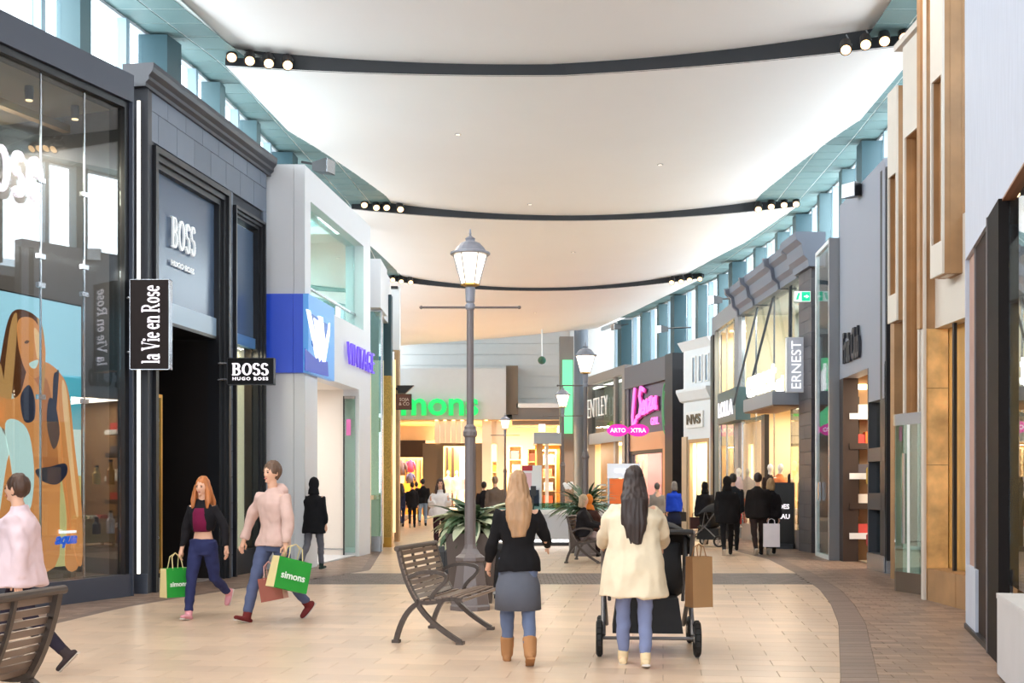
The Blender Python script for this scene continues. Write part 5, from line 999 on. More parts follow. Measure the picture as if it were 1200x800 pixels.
def person(label, loc, rz, H=1.7, legs=((0, 0), (0, 0)), arms=((0, .12, .2), (0, .12, .2)), top=(60, 60, 66), bottom=(40, 44, 60), shoe=(40, 36, 36), hair=(70, 48, 34), style='short', long=False, bulk=1.0, lean=0, fem=False, sit=None, hem=None, face=False, skin=0, vox=.02, cat='person', headrot=0, sleeves=True, boots=False, tee=None, hood=None, crop=False, skirt=None, scarf=None, shade=None, group=None, fat=1.0, name='person'):
    """forward is +y; legs: (hip swing, knee bend) right, left; arms: (swing, spread, elbow)"""
    s = H/1.75; T = thing(name, label, cat, (loc[0], loc[1], 0), rz, group)
    hipz = .92*s; V = Vector
    def rot(a, L): return V((0, math.sin(a)*L, -math.cos(a)*L))
    P = {}; low = 9
    for i, sd in enumerate((1, -1)):
        h = V((sd*.088*s, 0, hipz)); a, kb = legs[i]; k = h+rot(a, .43*s)+V((sd*.005, 0, 0)); an = k+rot(a-kb, .415*s); P['hip', sd], P['knee', sd], P['ank', sd] = h, k, an; P['fa', sd] = a-kb
        low = min(low, an.z-.075*s)
    dz = -low if sit is None else sit-hipz+.09*s
    sw = .175 if fem else .20
    up = V((0, math.sin(lean), math.cos(lean)))
    hip = V((0, 0, hipz+dz)); C = lambda t: hip+up*(t*s)
    for k in list(P):
        if k[0] != 'fa': P[k] = P[k]+V((0, 0, dz))
    neck = C(.56); 
    for i, sd in enumerate((1, -1)):
        sh = C(.468)+V((sd*(sw-.02)*s, 0, 0)); a, sp, eb = arms[i]
        d = V((sd*math.sin(sp), math.sin(a)*math.cos(sp), -math.cos(a)*math.cos(sp))); el = sh+d*.29*s; d2 = V((sd*math.sin(sp)*.4, math.sin(a+eb), -math.cos(a+eb))).normalized(); wr = el+d2*.25*s; P['sh', sd], P['el', sd], P['wr', sd], P['fd', sd] = sh, el, wr, d2
    hc = C(.56)+up*(.155*s)+V((0, .02*s, 0))
    w = lambda v, f=1.0: v*s*f
    def torso(mb, k=1.0, z0=-.10, z1=.55, ex=0):
        prof = [(-.12, .15, .11), (-.04, .165 if not fem else .17, .115), (.08, .145, .10), (.18, .135 if not fem else .122, .095), (.30, .152, .11), (.39, .165, .112), (.445, .155, .10), (.485, .122, .088), (.515, .085, .075), (.545, .06, .06), (.60, .055, .058)]
        pr = [p for p in prof if z0-.001 <= p[0] <= z1+.001]
        mb.tube([C(p[0]) for p in pr], [(w(p[1], k*fat)+ex, w(p[2], k*fat)+ex) for p in pr], 14, (1, 0, 0))
    # body
    b = MB(); torso(b, .86, -.12, .60)
    for sd in (1, -1):
        h, k, a = P['hip', sd], P['knee', sd], P['ank', sd]
        b.tube([h+V((0, 0, .06*s)), lp(h, k, .3), lp(h, k, .7), k, lp(k, a, .3), lp(k, a, .75), a], [w(.074), w(.072), w(.058), w(.048), w(.05), w(.04), w(.036)], 10)
        f = rot(P['fa', sd], 1); fw = V((0, -f.z, f.y)); b.tube([a-fw*.05*s-V((0, 0, .02*s)), a+f*.045*s, a+f*.055*s+fw*.12*s], [w(.034), (w(.04), w(.03)), (w(.038), w(.018))], 8)
        sh, el, wr = P['sh', sd], P['el', sd], P['wr', sd]; b.tube([lp(C(.45), sh, .5), sh, lp(sh, el, .5), el, lp(el, wr, .35), wr, V(wr)+P['fd', sd]*.08*s], [w(.046), w(.046), w(.042), w(.037), w(.036), w(.026), (w(.032), w(.018))], 10)
    b.tube([C(.5), hc-up*.06*s], [w(.055), w(.052)], 10)
    hr = Matrix.Rotation(headrot, 3, 'Z')
    def hw(x, y, z):      # skull: narrow jaw, face in front
        if z < 0: x *= 1+.34*z; y = y*(1+.22*z)+(.10*-z)
        return hr@V((x, y, z))
    b.ell(hc, (w(.074), w(.092), w(.118)), 16, 12, hw)
    fr = lambda x, y, z: hc+hr@V((x*s, y*s, z*s))
    if face: b.tube([fr(0, .082, .015), fr(0, .104, -.022), fr(0, .088, -.03)], [w(.010), w(.015), w(.011)], 6); b.tube([fr(0, .07, -.085), fr(0, .085, -.095)], [w(.022), w(.014)], 7)
    for sd in (1, -1): b.ell(fr(sd*.076, -.002, -.005), (w(.012), w(.022), w(.032)), 7, 6)
    me = fuse(b, vox, 4)
    fb = MB()                              # fingers rooted in the palms
    for sd in (1, -1):
        wr, d = V(P['wr', sd]), P['fd', sd]; side = V((0, 0, 1)).cross(d); side = side.normalized() if side.length > .1 else V((1, 0, 0)); palm = wr+d*.085*s; nrm = d.cross(side).normalized()
        ax = d.cross(V((sd, 0, 0))); ax = ax.normalized() if ax.length > .1 else V((0, 1, 0)); cu = V((-sd, 0, 0))
        for j, L in enumerate((.068, .078, .072, .055)):
            r = palm+ax*(.027-.018*j)*s-d*.012*s; m1 = r+d*L*.5*s+cu*.008*s; m2 = m1+(d*.8+cu*.6).normalized()*L*.5*s; fb.tube([r, m1, m2], [w(.0095), w(.009), w(.007)], 6)
        r = wr+d*.025*s+ax*.025*s; fb.tube([r, r+(d*.6+ax*.8).normalized()*.04*s, r+(d*.95+ax*.5).normalized()*.075*s], [w(.012), w(.0105), w(.008)], 6)
    bm = bmesh.new(); bm.from_mesh(me); t2 = fb.mesh('f', [], True); bm.from_mesh(t2); bm.to_mesh(me); bm.free(); bpy.data.meshes.remove(t2)
    me.materials.append(m_skin[skin] if not shade else shade); me.name = 'body'; link('body', me, T)
    for ob in () if shade else (1,):
        if face:
            for sd in (1, -1): MB().ell(fr(sd*.030, .083, .008), (w(.013), w(.007), w(.008)), 8, 6).build('eye', m_eye, T, True); MB().ell(fr(sd*.03, .086, .026), (w(.018), w(.006), w(.004)), 8, 5).build('eyebrow', hairm(hair or (90, 70, 60)), T, True)
            MB().ell(fr(0, .088, -.056), (w(.024), w(.009), w(.009)), 8, 6).build('mouth', m_lip, T, True)
    # trousers
    if bottom:
        b = MB(); torso(b, 1.0, -.12, .08, .002)
        for sd in (1, -1):
            h, k, a = P['hip', sd], P['knee', sd], P['ank', sd]; e = lp(k, a, .93); b.tube([V(h)+V((0, 0, .06*s)), lp(h, k, .3), lp(h, k, .7), k, lp(k, a, .4), e], [w(.088), w(.090), w(.077), w(.066), w(.062), w(.052)], 12)
        me = fuse(b, vox, 3); wrinkle(me, .012*s, (8, 8, 14), loc[0]); me.materials.append(cloth(bottom)); me.name = 'trousers'; link('trousers', me, T)
    if skirt:
        b = MB().tube([C(.05), C(-.05), C(-.2), C(-.42)], [(w(.13), w(.09)), (w(.160), w(.120)), (w(.205), w(.18)), (w(.215), w(.205))], 16, (1, 0, 0)); b.build('skirt', cloth(skirt), T, True)
    # shoes
    if shoe:
        for sd in (1, -1):
            a = V(P['ank', sd]); f = rot(P['fa', sd], 1); fw = V((0, -f.z, f.y)); o0 = a+f*.048*s; b = MB()
            b.tube([o0-fw*.075*s, o0-fw*.05*s, o0, o0+fw*.08*s, o0+fw*.145*s, o0+fw*.165*s], [(w(.026), w(.02)), (w(.038), w(.034)), (w(.042), w(.036)), (w(.046), w(.029)), (w(.036), w(.023)), (w(.02), w(.014))], 10, (1, 0, 0))
            b.tube([a+f*.03*s, a-f*(.05 if not boots else .15)*s], [w(.046 if not boots else .056), w(.05 if not boots else .068)], 10); me = fuse(b, max(.01, vox*.7), 3); me.materials.append(cloth(shoe)); me.name = 'shoe'; so = link('shoe', me, T)
            MB().tube([o0-fw*.08*s+f*.028*s, o0+fw*.15*s+f*.028*s], [(w(.040), w(.010)), (w(.038), w(.008))], 10, (1, 0, 0)).build('sole', M('pale_sole', (206, 196, 186), .6) if not boots else cloth(shoe), so)
    # upper garment
    if top:
        b = MB(); k = 1.06*bulk; z0 = .18 if crop else -.04
        torso(b, k, z0, .39, .006); b.tube([C(.37), C(.39), C(.445), C(.485), C(.515), C(.545)], [(w(.163, k)+.006, w(.112, k)+.006), (w(.165, k)+.006, w(.112, k)+.006), (w(.155, 1.06+.5*(bulk-1))+.006, w(.10, k)+.006), (w(.122, 1.06+.3*(bulk-1))+.006, w(.09, 1.06+.4*(bulk-1))), (w(.09), w(.08)), (w(.066), w(.066))], 14, (1, 0, 0))
        if hem is None and not crop: b.tube([C(.12), C(.06), C(0), C(-.07)], [(w(.15, k), w(.105, k)), (w(.168, k), w(.118, k)), (w(.182, k), w(.130, k)), (w(.186, k), w(.134, k))], 14, (1, 0, 0))
        if hem is not None:               # longer coat below the waist
            n = 5; b.tube([C(.3+(hem-.3)*i/n) for i in range(n+1)], [(w(.155+.035*bulk*i/n, k), w(.112+.035*bulk*i/n, k)) for i in range(n+1)], 16, (1, 0, 0))
        for sd in (1, -1):
            sh, el, wr = P['sh', sd], P['el', sd], P['wr', sd]; q = bulk
            if sleeves: b.tube([lp(C(.43), sh, .4), lp(sh, el, .06), lp(sh, el, .5), el, lp(el, wr, .4), lp(el, wr, .92)], [w(.06, min(q, 1.15)), w(.063, min(q, 1.2)), w(.060, q), w(.054, q), w(.050, q), w(.043, q)], 12)
            else: b.tube([lp(C(.47), sh, .4), sh, lp(sh, el, .4)], [w(.065), w(.062), w(.056)], 10)
        if hood: b.ell(C(.53)+V((0, -.09*s, 0)), (w(.12), w(.075), w(.085)), 12, 8)
        else: b.tube([C(.50), C(.575)], [(w(.085), w(.08)), (w(.07), w(.068))], 12, (1, 0, 0))
        me = fuse(b, vox, 4); wrinkle(me, .022*s*min(bulk, 1.3), (7, 7, 4.5), loc[0]); wrinkle(me, .008*s, (17, 17, 13), loc[1]); me.materials.append(cloth(top)); me.name = 'jacket'; link('jacket', me, T)
    if tee:
        b = MB(); pr = [(.17, .128, .10), (.30, .148, .112), (.40, .150, .113), (.46, .11, .10)]; b.tube([C(p[0])+V((0, .022*s, 0)) for p in pr], [(w(p[1], .82), w(p[2], 1.08)) for p in pr], 14, (1, 0, 0)); b.build('top', cloth(tee), T, True)
    # hair
    if hair and style != 'bald':
        b = MB(); k = 1.10
        if style == 'hood':
            b.ell(hc+hr@V((0, -.022*s, .012*s)), (w(.10), w(.11), w(.135)), 16, 12); b.tube([hc-up*.08*s-V((0, .03*s, 0)), C(.52)-V((0, .02*s, 0))], [(w(.095), w(.09)), (w(.12), w(.10))], 12, (1, 0, 0))
        else:
            b.ell(hc+hr@V((0, -.020*s, .030*s)), (w(.088), w(.100), w(.114)), 16, 12)
            if style in ('long', 'bob'):
                L = .22 if style == 'bob' else {True: .42, False: .34}.get(long, long); ob_ = -.11*(bulk-1); bk = lambda y, z: hc+hr@V((0, (y+(ob_ if z < -.12 else ob_*.4 if z < -.05 else 0))*s, 0))+up*(z*s)
                ztop = .02; b.tube([bk(-.045, ztop), bk(-.062, -.07), bk(-.105, -.17), bk(-.135, -L*.75), bk(-.135, -L-.05)] if style == 'long' else [bk(-.03, ztop), bk(-.035, -.07), bk(-.045, -.15)], [(w(.092), w(.07)), (w(.108), w(.068)), (w(.125), w(.058)), (w(.115), w(.045)), (w(.06), w(.025))] if style == 'long' else [(w(.092), w(.075)), (w(.105), w(.082)), (w(.085), w(.06))], 14, (1, 0, 0))
                if style == 'long' and face:
                    for sd in (1, -1): b.tube([fr(sd*.07, .02, .03), fr(sd*.088, .03, -.06), fr(sd*.10, .05, -.17), fr(sd*.095, .06, -.26)], [w(.022), w(.03), w(.034), w(.014)], 8)
            if style == 'bun': b.ell(hc+hr@V((0, -.10*s, .06*s)), (w(.045),)*3, 10, 8)
        me = fuse(b, max(.009, vox*.7), 2); wrinkle(me, .011*s, (48, 48, 5), loc[0]) if style != 'hood' else wrinkle(me, .008, (14, 14, 14)); nm = 'hood' if style == 'hood' else 'hair'; me.materials.append(cloth(hair) if style == 'hood' else hairm(hair)); me.name = nm; link(nm, me, T)
    if scarf:
        b = MB(); b.ell(hc+V((0, -.015*s, .015*s)), (w(.092), w(.102), w(.125)), 14, 10, lambda x, y, z: V((x, y if y < .45 else .45, z))); b.tube([hc-up*.1*s, C(.5)], [(w(.085), w(.09)), (w(.14), w(.11))], 12, (1, 0, 0)); me = fuse(b, .012, 2); me.materials.append(cloth(scarf)); me.name = 'headscarf'; link('headscarf', me, T)
    def W(v): return T.matrix_basis@V(v)
    T.matrix_basis = Matrix.Translation((loc[0], loc[1], 0))@Matrix.Rotation(rz, 4, 'Z')
    return T, {k: W(v) for k, v in P.items() if k[0] not in ('fa', 'fd')}
def walk(a, b=.25): return ((a, .12 if a > 0 else .45), (-a, .45 if a > 0 else .12))
def bag(label, hand, w, h, d, rgb, rz=0, words=None, side_rgb=None, drop=.16, tilt=0, name='shopping_bag'):
    t = thing(name, label, 'bag', (hand[0], hand[1], hand[2]-drop-h), rz); t.rotation_euler = (0, tilt, rz); m = M('bag_%d_%d_%d' % rgb, rgb, .5, var=.05, scale=6); m2 = M('bag_%d_%d_%d' % side_rgb, side_rgb, .5) if side_rgb else m
    k = 1.0; mb = MB(); mb.add([(-w/2, -d/2, 0), (w/2, -d/2, 0), (w/2, d/2, 0), (-w/2, d/2, 0), (-w/2, -d/2*.8, h), (w/2, -d/2*.8, h), (w/2, d/2*.8, h), (-w/2, d/2*.8, h), (-w/2-.004, 0, h*.6), (w/2-.02, 0, h*.6)], [(3, 2, 1, 0), (0, 1, 5, 4), (2, 3, 7, 6)]); mb.mat(1).add([(-w/2, -d/2, 0), (-w/2, d/2, 0), (-w/2, d/2*.8, h), (-w/2, -d/2*.8, h), (w/2, -d/2, 0), (w/2, d/2, 0), (w/2, d/2*.8, h), (w/2, -d/2*.8, h)], [(3, 2, 1, 0), (4, 5, 6, 7)])
    mb.mat(0).add([(-w/2, -d/2*.8, h-.03), (w/2, -d/2*.8, h-.03), (w/2, d/2*.8, h-.03), (-w/2, d/2*.8, h-.03)], [(0, 1, 2, 3)]); mb.build('bag_body', [m, m2], t)
    for y in (-d*.38, d*.38): MB().tube([(-w*.22, y, h-.02), (-w*.18, y*.4, h+drop*.8), (0, 0, h+drop+.01), (w*.18, y*.4, h+drop*.8), (w*.22, y, h-.02)], .006, 6).build('handle', m2, t)
    if words: put_text(text_mesh(words, 1, .004, .02), 'printed_name', M('bag_print', (236, 246, 236), .5), t, (0, -d/2*.92-.006, h*.45), w=w*.72, rot=(PI/2-.035, 0, 0))
    return t
GRN, CRM = (34, 150, 52), (226, 206, 150)
# -- left: person in pale pink at the frame edge
p, J = person('person in pale pink jacket and dark trousers walking past the beach poster', (X(22, 9.6), 9.6), PI*.5, 1.62, walk(.35), ((.3, .15, .3), (-.3, .15, .3)), (226, 200, 204), (44, 38, 50), (60, 50, 50), (72, 46, 30), 'short', bulk=1.35, fem=True, vox=.014, hem=-.12, face=True)
# -- the couple with green bags
gx, gy = G(238, 724); p, J = person('woman with ginger hair, black jacket and burgundy crop top carrying a green bag', (gx, gy), PI*.93, 1.62, ((.28, .10), (-.30, .75)), ((-.1, .30, .35), (.05, .50, .15)), (26, 24, 28), (44, 48, 86), (214, 150, 158), (178, 106, 54), 'long', True, 1.0, fem=True, vox=.011, face=True, crop=True, tee=(112, 24, 62))
bag('green and cream paper shopping bag hanging low from the ginger-haired woman', (J['wr', 1].x-.06, J['wr', 1].y-.05, J['wr', 1].z-.05), .30, .33, .16, GRN, .8, 'simons', CRM)
gx, gy = G(320, 727); p, J2 = person('man in beige-pink sweater and blue jeans with brown hair walking beside the ginger woman', (gx, gy), PI*.80, 1.82, ((.40, .12), (-.32, .42)), ((.05, .55, .2), (.1, .28, .15)), (208, 176, 166), (84, 92, 122), (110, 42, 42), (96, 70, 52), 'short', bulk=1.12, vox=.012, face=True, hood=True)
bag('green and cream paper shopping bag tilted beside the man in beige', (J2['wr', -1].x+.02, J2['wr', -1].y-.08, J2['wr', -1].z+.02), .42, .34, .18, GRN, .72, 'simons', CRM, tilt=.25)
bag('small red-brown paper bag held under the green one by the man in beige', (J2['wr', -1].x-.12, J2['wr', -1].y+.02, J2['wr', -1].z-.18), .28, .26, .12, (150, 84, 70), -.3, None, (214, 160, 150), tilt=-.2)
gx, gy = G(368, 667); person('person in black hooded coat and grey jeans outside the white shop entrance', (gx, gy), -.35, 1.66, walk(.2), top=(24, 24, 28), bottom=(104, 104, 112), shoe=(46, 60, 54), hair=(24, 24, 28), style='hood', hem=-.22, bulk=1.2)
# -- centre
gx, gy = G(607, 776); person('woman with long blond hair, black top and grey skirt over jeans walking away at centre', (gx, gy), .05, 1.63, ((-.20, .30), (.22, .12)), ((.35, .38, .95), (.1, .28, .5)), (24, 22, 24), (98, 108, 134), (166, 118, 78), (170, 130, 94), 'long', True, 1.05, fem=True, vox=.011, boots=True, skirt=(92, 94, 104), sleeves=True)
gx, gy = G(743, 779); pw, JW = person('woman with very long dark brown hair and cream fleece coat pushing a stroller', (gx, gy), -.06, 1.66, ((-.10, .18), (.16, .10)), ((.62, .30, .55), (.62, .30, .55)), (232, 214, 186), (124, 132, 166), (226, 200, 160), (46, 30, 25), 'long', .50, 1.42, fem=True, vox=.012, hem=-.30)
# stroller in front of her
m_sf = M('black_stroller_fabric', (28, 27, 30), .8, var=.1, scale=8); m_sm = M('grey_stroller_frame', (112, 110, 112), .35, metal=.6); m_tyre = M('black_tyre', (24, 23, 24), .7)
def stroller(label, loc, rz, k=1.0, detail=True):
    t = thing('stroller', label, 'stroller', loc, rz); t.scale = (k*1.28, k*1.1, k*1.04); wd = .29
    for sd in (-1, 1):
        MB().tube([(sd*wd, -.30, 1.0), (sd*wd, -.22, .92), (sd*wd, .10, .50), (sd*(wd-.02), .52, .16)], .016, 8).build('frame', m_sm, t); MB().tube([(sd*wd, -.28, .17), (sd*wd, .0, .42), (sd*wd, .12, .52)], .016, 8).build('frame', m_sm, t); MB().tube([(sd*(wd-.04), .20, .4), (sd*(wd-.03), .1, .95), (sd*(wd-.03), .02, .7)], .012, 6).build('frame', m_sm, t)
        for y, r in ((-.30, .15), (.52, .12)):
            wv = MB(); c = Vector((sd*(wd+.025), y, r)); n = 18
            for j in range(n):
                a0, a1 = 2*PI*j/n, 2*PI*(j+1)/n; wv.cyl(c+Vector((0, math.cos(a0)*(r-.022), math.sin(a0)*(r-.022))), c+Vector((0, math.cos(a1)*(r-.022), math.sin(a1)*(r-.022))), .022, n=6)
            wh = wv.build('wheel', m_tyre, t); MB().cyl(c-Vector((.02, 0, 0)), c+Vector((.02, 0, 0)), .035, n=10).build('hub', m_chrome, wh)
            sp = MB()
            for j in range(5): a = 2*PI*j/5; sp.cyl(c, c+Vector((0, math.cos(a)*(r-.03), math.sin(a)*(r-.03))), .008, n=5)
            sp.build('spokes', m_sm, wh)
    MB().cyl((-wd, -.30, 1.0), (wd, -.30, 1.0), .022, n=8).build('handle_bar', m_blk, t); MB().cyl((-wd, -.30, .15), (wd, -.30, .15), .014, n=8).build('axle', m_sm, t)
    seat = MB(); seat.tube([(0, .34, .50), (0, .15, .47), (0, 0, .55), (0, -.06, .9)], [(.22, .04), (.24, .06), (.24, .07), (.22, .05)], 12, (1, 0, 0)); seat.build('seat', m_sf, t, True)
    hood = MB(); g = []
    for i in range(9):
        a = -.5+2.0*i/8; g.append([(.30*math.cos(PI*j/10), -.03+.30*math.sin(a)*1.0, .78+.32*math.cos(a)*(.35+.65*math.sin(PI*j/10))) for j in range(11)])
    hood.grid(g); g2 = [[(x*.96, y, z-.015) for x, y, z in r] for r in g]; hood.grid(g2, True); hood.build('canopy', m_sf, t, True)
    MB().box(-.23, .23, -.24, .36, .18, .46, .03).build('basket', m_sf, t); MB().box(-.2, .2, .42, .52, .22, .26).build('footrest', m_blk, t)
    return t
stroller('black stroller with spoked wheels pushed by the woman in the cream coat', (gx+.20, gy+.82, 0), -.08, 1.06)
bag('brown paper bag hanging from the right of the stroller handle', (X(818, 10.5), 10.45, .99), .20, .44, .14, (164, 124, 84), .4, None, (146, 106, 70), drop=.1)
MB_ = None
# -- seated pair on the far bench
q = Matrix.Translation(bench3.location)@Matrix.Rotation(-.22, 4, 'Z')
for lb, y, rz, kw in (('seated person with grey-blond hair and dark coat on the bench, seen from behind', .25, -PI/2-.22, dict(top=(36, 32, 34), bottom=(170, 150, 146), shoe=(70, 44, 36), hair=(186, 160, 130), style='bob', bulk=1.25, hem=-.05)), ('seated person in an orange headscarf and brown wrap turned sideways on the bench', .86, -PI/2+.9, dict(top=(74, 48, 42), bottom=(60, 46, 44), shoe=(40, 34, 34), hair=None, scarf=(230, 132, 52), bulk=1.25, face=True))):
    v = q@Vector((.12, y, 0)); person(lb, (v.x, v.y), rz, 1.62, ((1.45, 1.35), (1.45, 1.35)), ((.5, .15, .9), (.5, .15, .9)), sit=.48, fem=True, vox=.018, lean=-.05, **kw)
# -- farther people, left to right
def far(px, py, label, rz=0, H=1.7, **kw):
    kw.setdefault('vox', .026); return person(label, G(px, py), rz, H, kw.pop('legs', walk(.22)), **kw)
_, J3 = far(516, 645, 'woman with long dark hair in a fluffy white jacket walking toward the camera', PI, 1.68, top=(238, 232, 230), bottom=(58, 34, 40), shoe=(40, 30, 30), hair=(58, 36, 28), style='long', long=True, bulk=1.5, face=True, fem=True, vox=.016, arms=((.5, .15, 1.6), (.5, .15, 1.6)))
far(470.5, 617, 'leftmost of the dark-clad group outside the department store, in navy', .3, 1.62, top=(42, 44, 66), bottom=(52, 58, 92), hair=(40, 30, 28), style='long')
far(483, 618, 'second of the dark-clad group, black coat and black trousers, dark hair', .1, 1.66, top=(28, 26, 30), bottom=(34, 32, 36), hair=(40, 30, 28), style='short', hem=-.15)
far(495.5, 616, 'black jacketed man in pale blue jeans at the right of the dark-clad group', .0, 1.8, top=(24, 24, 28), bottom=(140, 160, 186), hair=(30, 26, 26), style='short', bulk=1.2)
far(488, 610, 'person in dark grey seen between the dark-clad pair and the jeans man', .0, 1.7, top=(72, 66, 70), bottom=(40, 40, 46), hair=(60, 44, 36), style='short')
far(567, 630, 'dark-haired person in black behind the planter leaves', .2, 1.64, top=(30, 28, 32), bottom=(36, 36, 44), hair=(44, 34, 30), style='short')
far(580, 634, 'grey-haired person in taupe coat just right of the planter leaves', .1, 1.78, top=(116, 100, 90), bottom=(70, 64, 62), hair=(150, 120, 96), style='short', bulk=1.15)
far(770, 634, 'person in a grey top with dark trousers to the left of the blue jacket', .1, 1.60, top=(138, 132, 128), bottom=(34, 30, 34), hair=(84, 78, 76), style='short', fat=1.15)
_, JB = far(790, 633, 'grey-haired woman in a bright blue jacket with white hem and dark skirt', .15, 1.64, top=(28, 66, 190), bottom=(30, 36, 62), hair=(120, 112, 108), style='bob', bulk=1.2, skirt=(30, 36, 62), hem=-.06, fem=True)
bag('small black handbag at the right side of the blue-jacketed woman', (JB['wr', 1].x+.05, JB['wr', 1].y, JB['wr', 1].z+.12), .22, .26, .1, (26, 24, 26), .2, None, None, drop=.12, name='handbag')
_, JD = far(826, 638, 'person in black hooded coat next to a small far stroller', .1, 1.62, top=(24, 22, 26), bottom=(28, 26, 30), hair=(24, 22, 26), style='hood', bulk=1.4, hem=-.12)
bag('dark red-brown handbag at the left of the black hooded person', (JD['wr', -1].x-.05, JD['wr', -1].y, JD['wr', -1].z+.05), .25, .3, .12, (70, 36, 34), .1, None, None, drop=.12, name='handbag')
gx, gy = G(838, 640); stroller('small dark far stroller between two black-clad people on the right', (gx, gy, 0), .9, .95)
far(852, 650, 'tall-haired person all in black striding away beside the far stroller', -.1, 1.74, top=(22, 20, 22), bottom=(24, 22, 24), hair=(28, 24, 24), style='hood', bulk=1.25, hem=-.2, legs=((.3, .1), (-.3, .35)))
far(859, 645, 'dark-coated person half hidden behind the all-black striding person', -.1, 1.80, top=(40, 42, 46), bottom=(36, 36, 40), hair=(40, 34, 32), style='short')
far(888, 650, 'man in dark brown-black coat and brown trousers near the sign board', -.05, 1.80, top=(32, 28, 28), bottom=(52, 40, 38), hair=(48, 36, 32), style='short', bulk=1.3, hem=-.12)
_, JW2 = far(903, 649, 'blond person in black beside the brown-trousered man, with a white bag', -.1, 1.68, top=(34, 30, 32), bottom=(30, 28, 30), hair=(176, 140, 96), style='bob', bulk=1.2, fem=True)
bag('large white shopping bag in the hand of the blond person in black', (X(904, 25.8), 25.8, .80), .34, .5, .16, (228, 222, 230), -.1, None, None, drop=.1)
# ================= mannequins and goods in the windows =================
m_man = M('white_mannequin', (246, 238, 226), .5)
def mannequin(label, x, y, z, rz, c1, c2, H=1.8):
    T, J = person(label, (x, y), rz, H, top=c1, bottom=c2, shoe=None, hair=None, vox=.035, cat='mannequin', shade=m_man, name='mannequin'); T.location.z = z; return T
for i, (px, c1, c2) in enumerate((( 525, (244, 232, 214), (236, 220, 200)), (535, (250, 244, 236), (244, 232, 220)), (547, (230, 200, 214), (240, 226, 220)))): mannequin('%s mannequin in the middle department store window' % ('cream-dressed left', 'white-dressed central', 'pink-topped right')[i], X(px, 63.6), 63.6, .36, PI, c1, c2, 2.0)
mannequin('black-jacketed mannequin bust in the window by the cornice shop door', X(902, 31.0), 31.0, .3, PI+.6, (44, 36, 34), (60, 50, 44)); mannequin('orange-topped mannequin in the window by the cornice shop door', X(914, 30.6), 30.6, .3, PI+.6, (210, 128, 82), (50, 44, 44))
mannequin('mannequin in a pale patterned top in the right window of the cornice shop', X(937, 29.4), 29.4, .46, PI+.8, (226, 222, 208), (112, 100, 70), 1.65); mannequin('mannequin in a dark suit in the right window of the cornice shop', X(930, 30.0), 30.0, .46, PI+.8, (44, 42, 46), (40, 38, 42), 1.7)
mannequin('mannequin in a red and lilac outfit in the teal-sign shop window', X(865, 34.5), 34.5, .3, PI+.8, (214, 190, 200), (196, 60, 56), 1.75)
# hanging clothes rows
def clothes(F_, par_u0, par_u1, y, z, n, cols, label, seed):
    rnd = random.Random(seed); t = F_.thing('clothes_rail', label, 'clothes rail', (par_u0+par_u1)/2, y, 0); w = par_u1-par_u0
    MB().cyl((-w/2, 0, z), (w/2, 0, z), .018).cyl((-w/2, 0, 0), (-w/2, 0, z), .018).cyl((w/2, 0, 0), (w/2, 0, z), .018).build('rail', m_chrome, t)
    for i in range(n):
        x = -w/2+(i+.5)*w/n; h = rnd.uniform(.7, 1.0); c = cols[rnd.randrange(len(cols))]; MB().tube([(x, 0, z-.05-h), (x, 0, z-.25), (x, 0, z-.1), (x, 0, z-.03)], [(.05, .20), (.05, .22), (.04, .18), (.01, .04)], 8, (1, 0, 0)).build('hanging_garment', cloth(c), t)
clothes(FE, FE.u(928)+.05, FE.u(942)-.1, 2.2, 2.2, 8, [(206, 160, 96), (226, 206, 160), (60, 56, 56), (170, 120, 60)], 'rail of tan and dark clothes behind the right window of the cornice shop', 1)
clothes(FE, FE.u(870), FE.u(890), 1.6, 2.2, 8, [(206, 160, 110), (226, 206, 170), (120, 70, 60)], 'rail of beige clothes behind the left window of the cornice shop', 2)
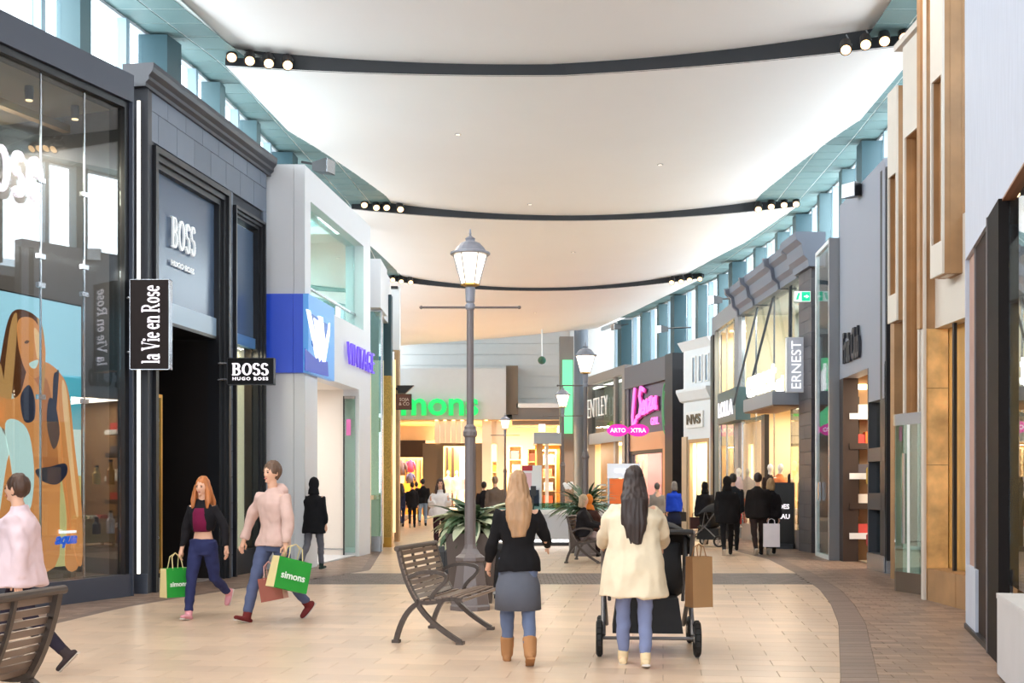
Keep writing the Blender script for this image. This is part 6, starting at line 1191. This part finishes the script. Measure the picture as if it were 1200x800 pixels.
FG = Facade(G(984, 656.5), G(1037, 671.5))
t = FG.thing('display_table', 'pale wood display table inside the grey shop window', 'table', FG.u(1000), 1.0, 0); MB().box(-.55, .55, -.3, .3, .62, .70).build('tabletop', m_shelf, t); MB().box(-.5, .5, -.26, .26, .1, .62).build('drawer_front', M('pale_oak_front', (222, 200, 150), .5, var=.05), t)
for sx in (-1, 1):
    for sy in (-1, 1): MB().box(sx*.5-.03, sx*.5+.03, sy*.25-.03, sy*.25+.03, 0, .62).build('leg', m_shelf, t)
for i, (dx, c, n) in enumerate(((-.3, (196, 90, 80), 'folded red cloth'), (0, (226, 222, 206), 'folded cream cloth'), (.3, (130, 160, 110), 'folded green cloth'))):
    b = FG.thing('folded_shirt', n+' lying on the pale wood display table', 'clothing', FG.u(1000)+dx, 1.0, .70); MB().box(-.12, .12, -.16, .16, 0, .05, .01).box(-.11, .11, -.15, .15, .05, .09, .02).build('fold', cloth(c), b); MB().box(-.04, .04, -.16, -.1, .088, .1).build('collar', cloth(c), b)
for i, (px, zf_, c, n, hh) in enumerate(((1021, .33, (200, 70, 70), 'red', .35), (1027, .33, (226, 222, 226), 'white', .55), (1033, .33, (60, 60, 70), 'slate', .4), (1021, 1.55, (220, 180, 70), 'gold', .5), (1027, 1.55, (200, 140, 60), 'amber', .6), (1033, 1.55, (240, 200, 120), 'straw', .45))):
    b = FG.thing('display_bottle', '%s jar on the %s shelf of the grey shop corner display' % (n, 'lower' if zf_ < 1 else 'upper'), 'jar', FG.u(px, .5), .5, zf_); MB().lathe([(.09, 0), (.1, .05), (.1, hh*.6), (.05, hh*.75), (.05, hh*.95)], 12).build('jar', M('jar_'+n, c, .3), b); MB().lathe([(.055, hh*.95), (.055, hh*1.05)], 12).build('lid', m_blk, b)
for zf_ in (1.5,): MB().box(FG.u(1017), FG.L, .2, .98, zf_-.04, zf_+.04).build('display_shelf', m_char, r3)
MB().box(FG.u(1017), FG.L, .2, .98, .28, .33).build('display_shelf', m_char, r3)
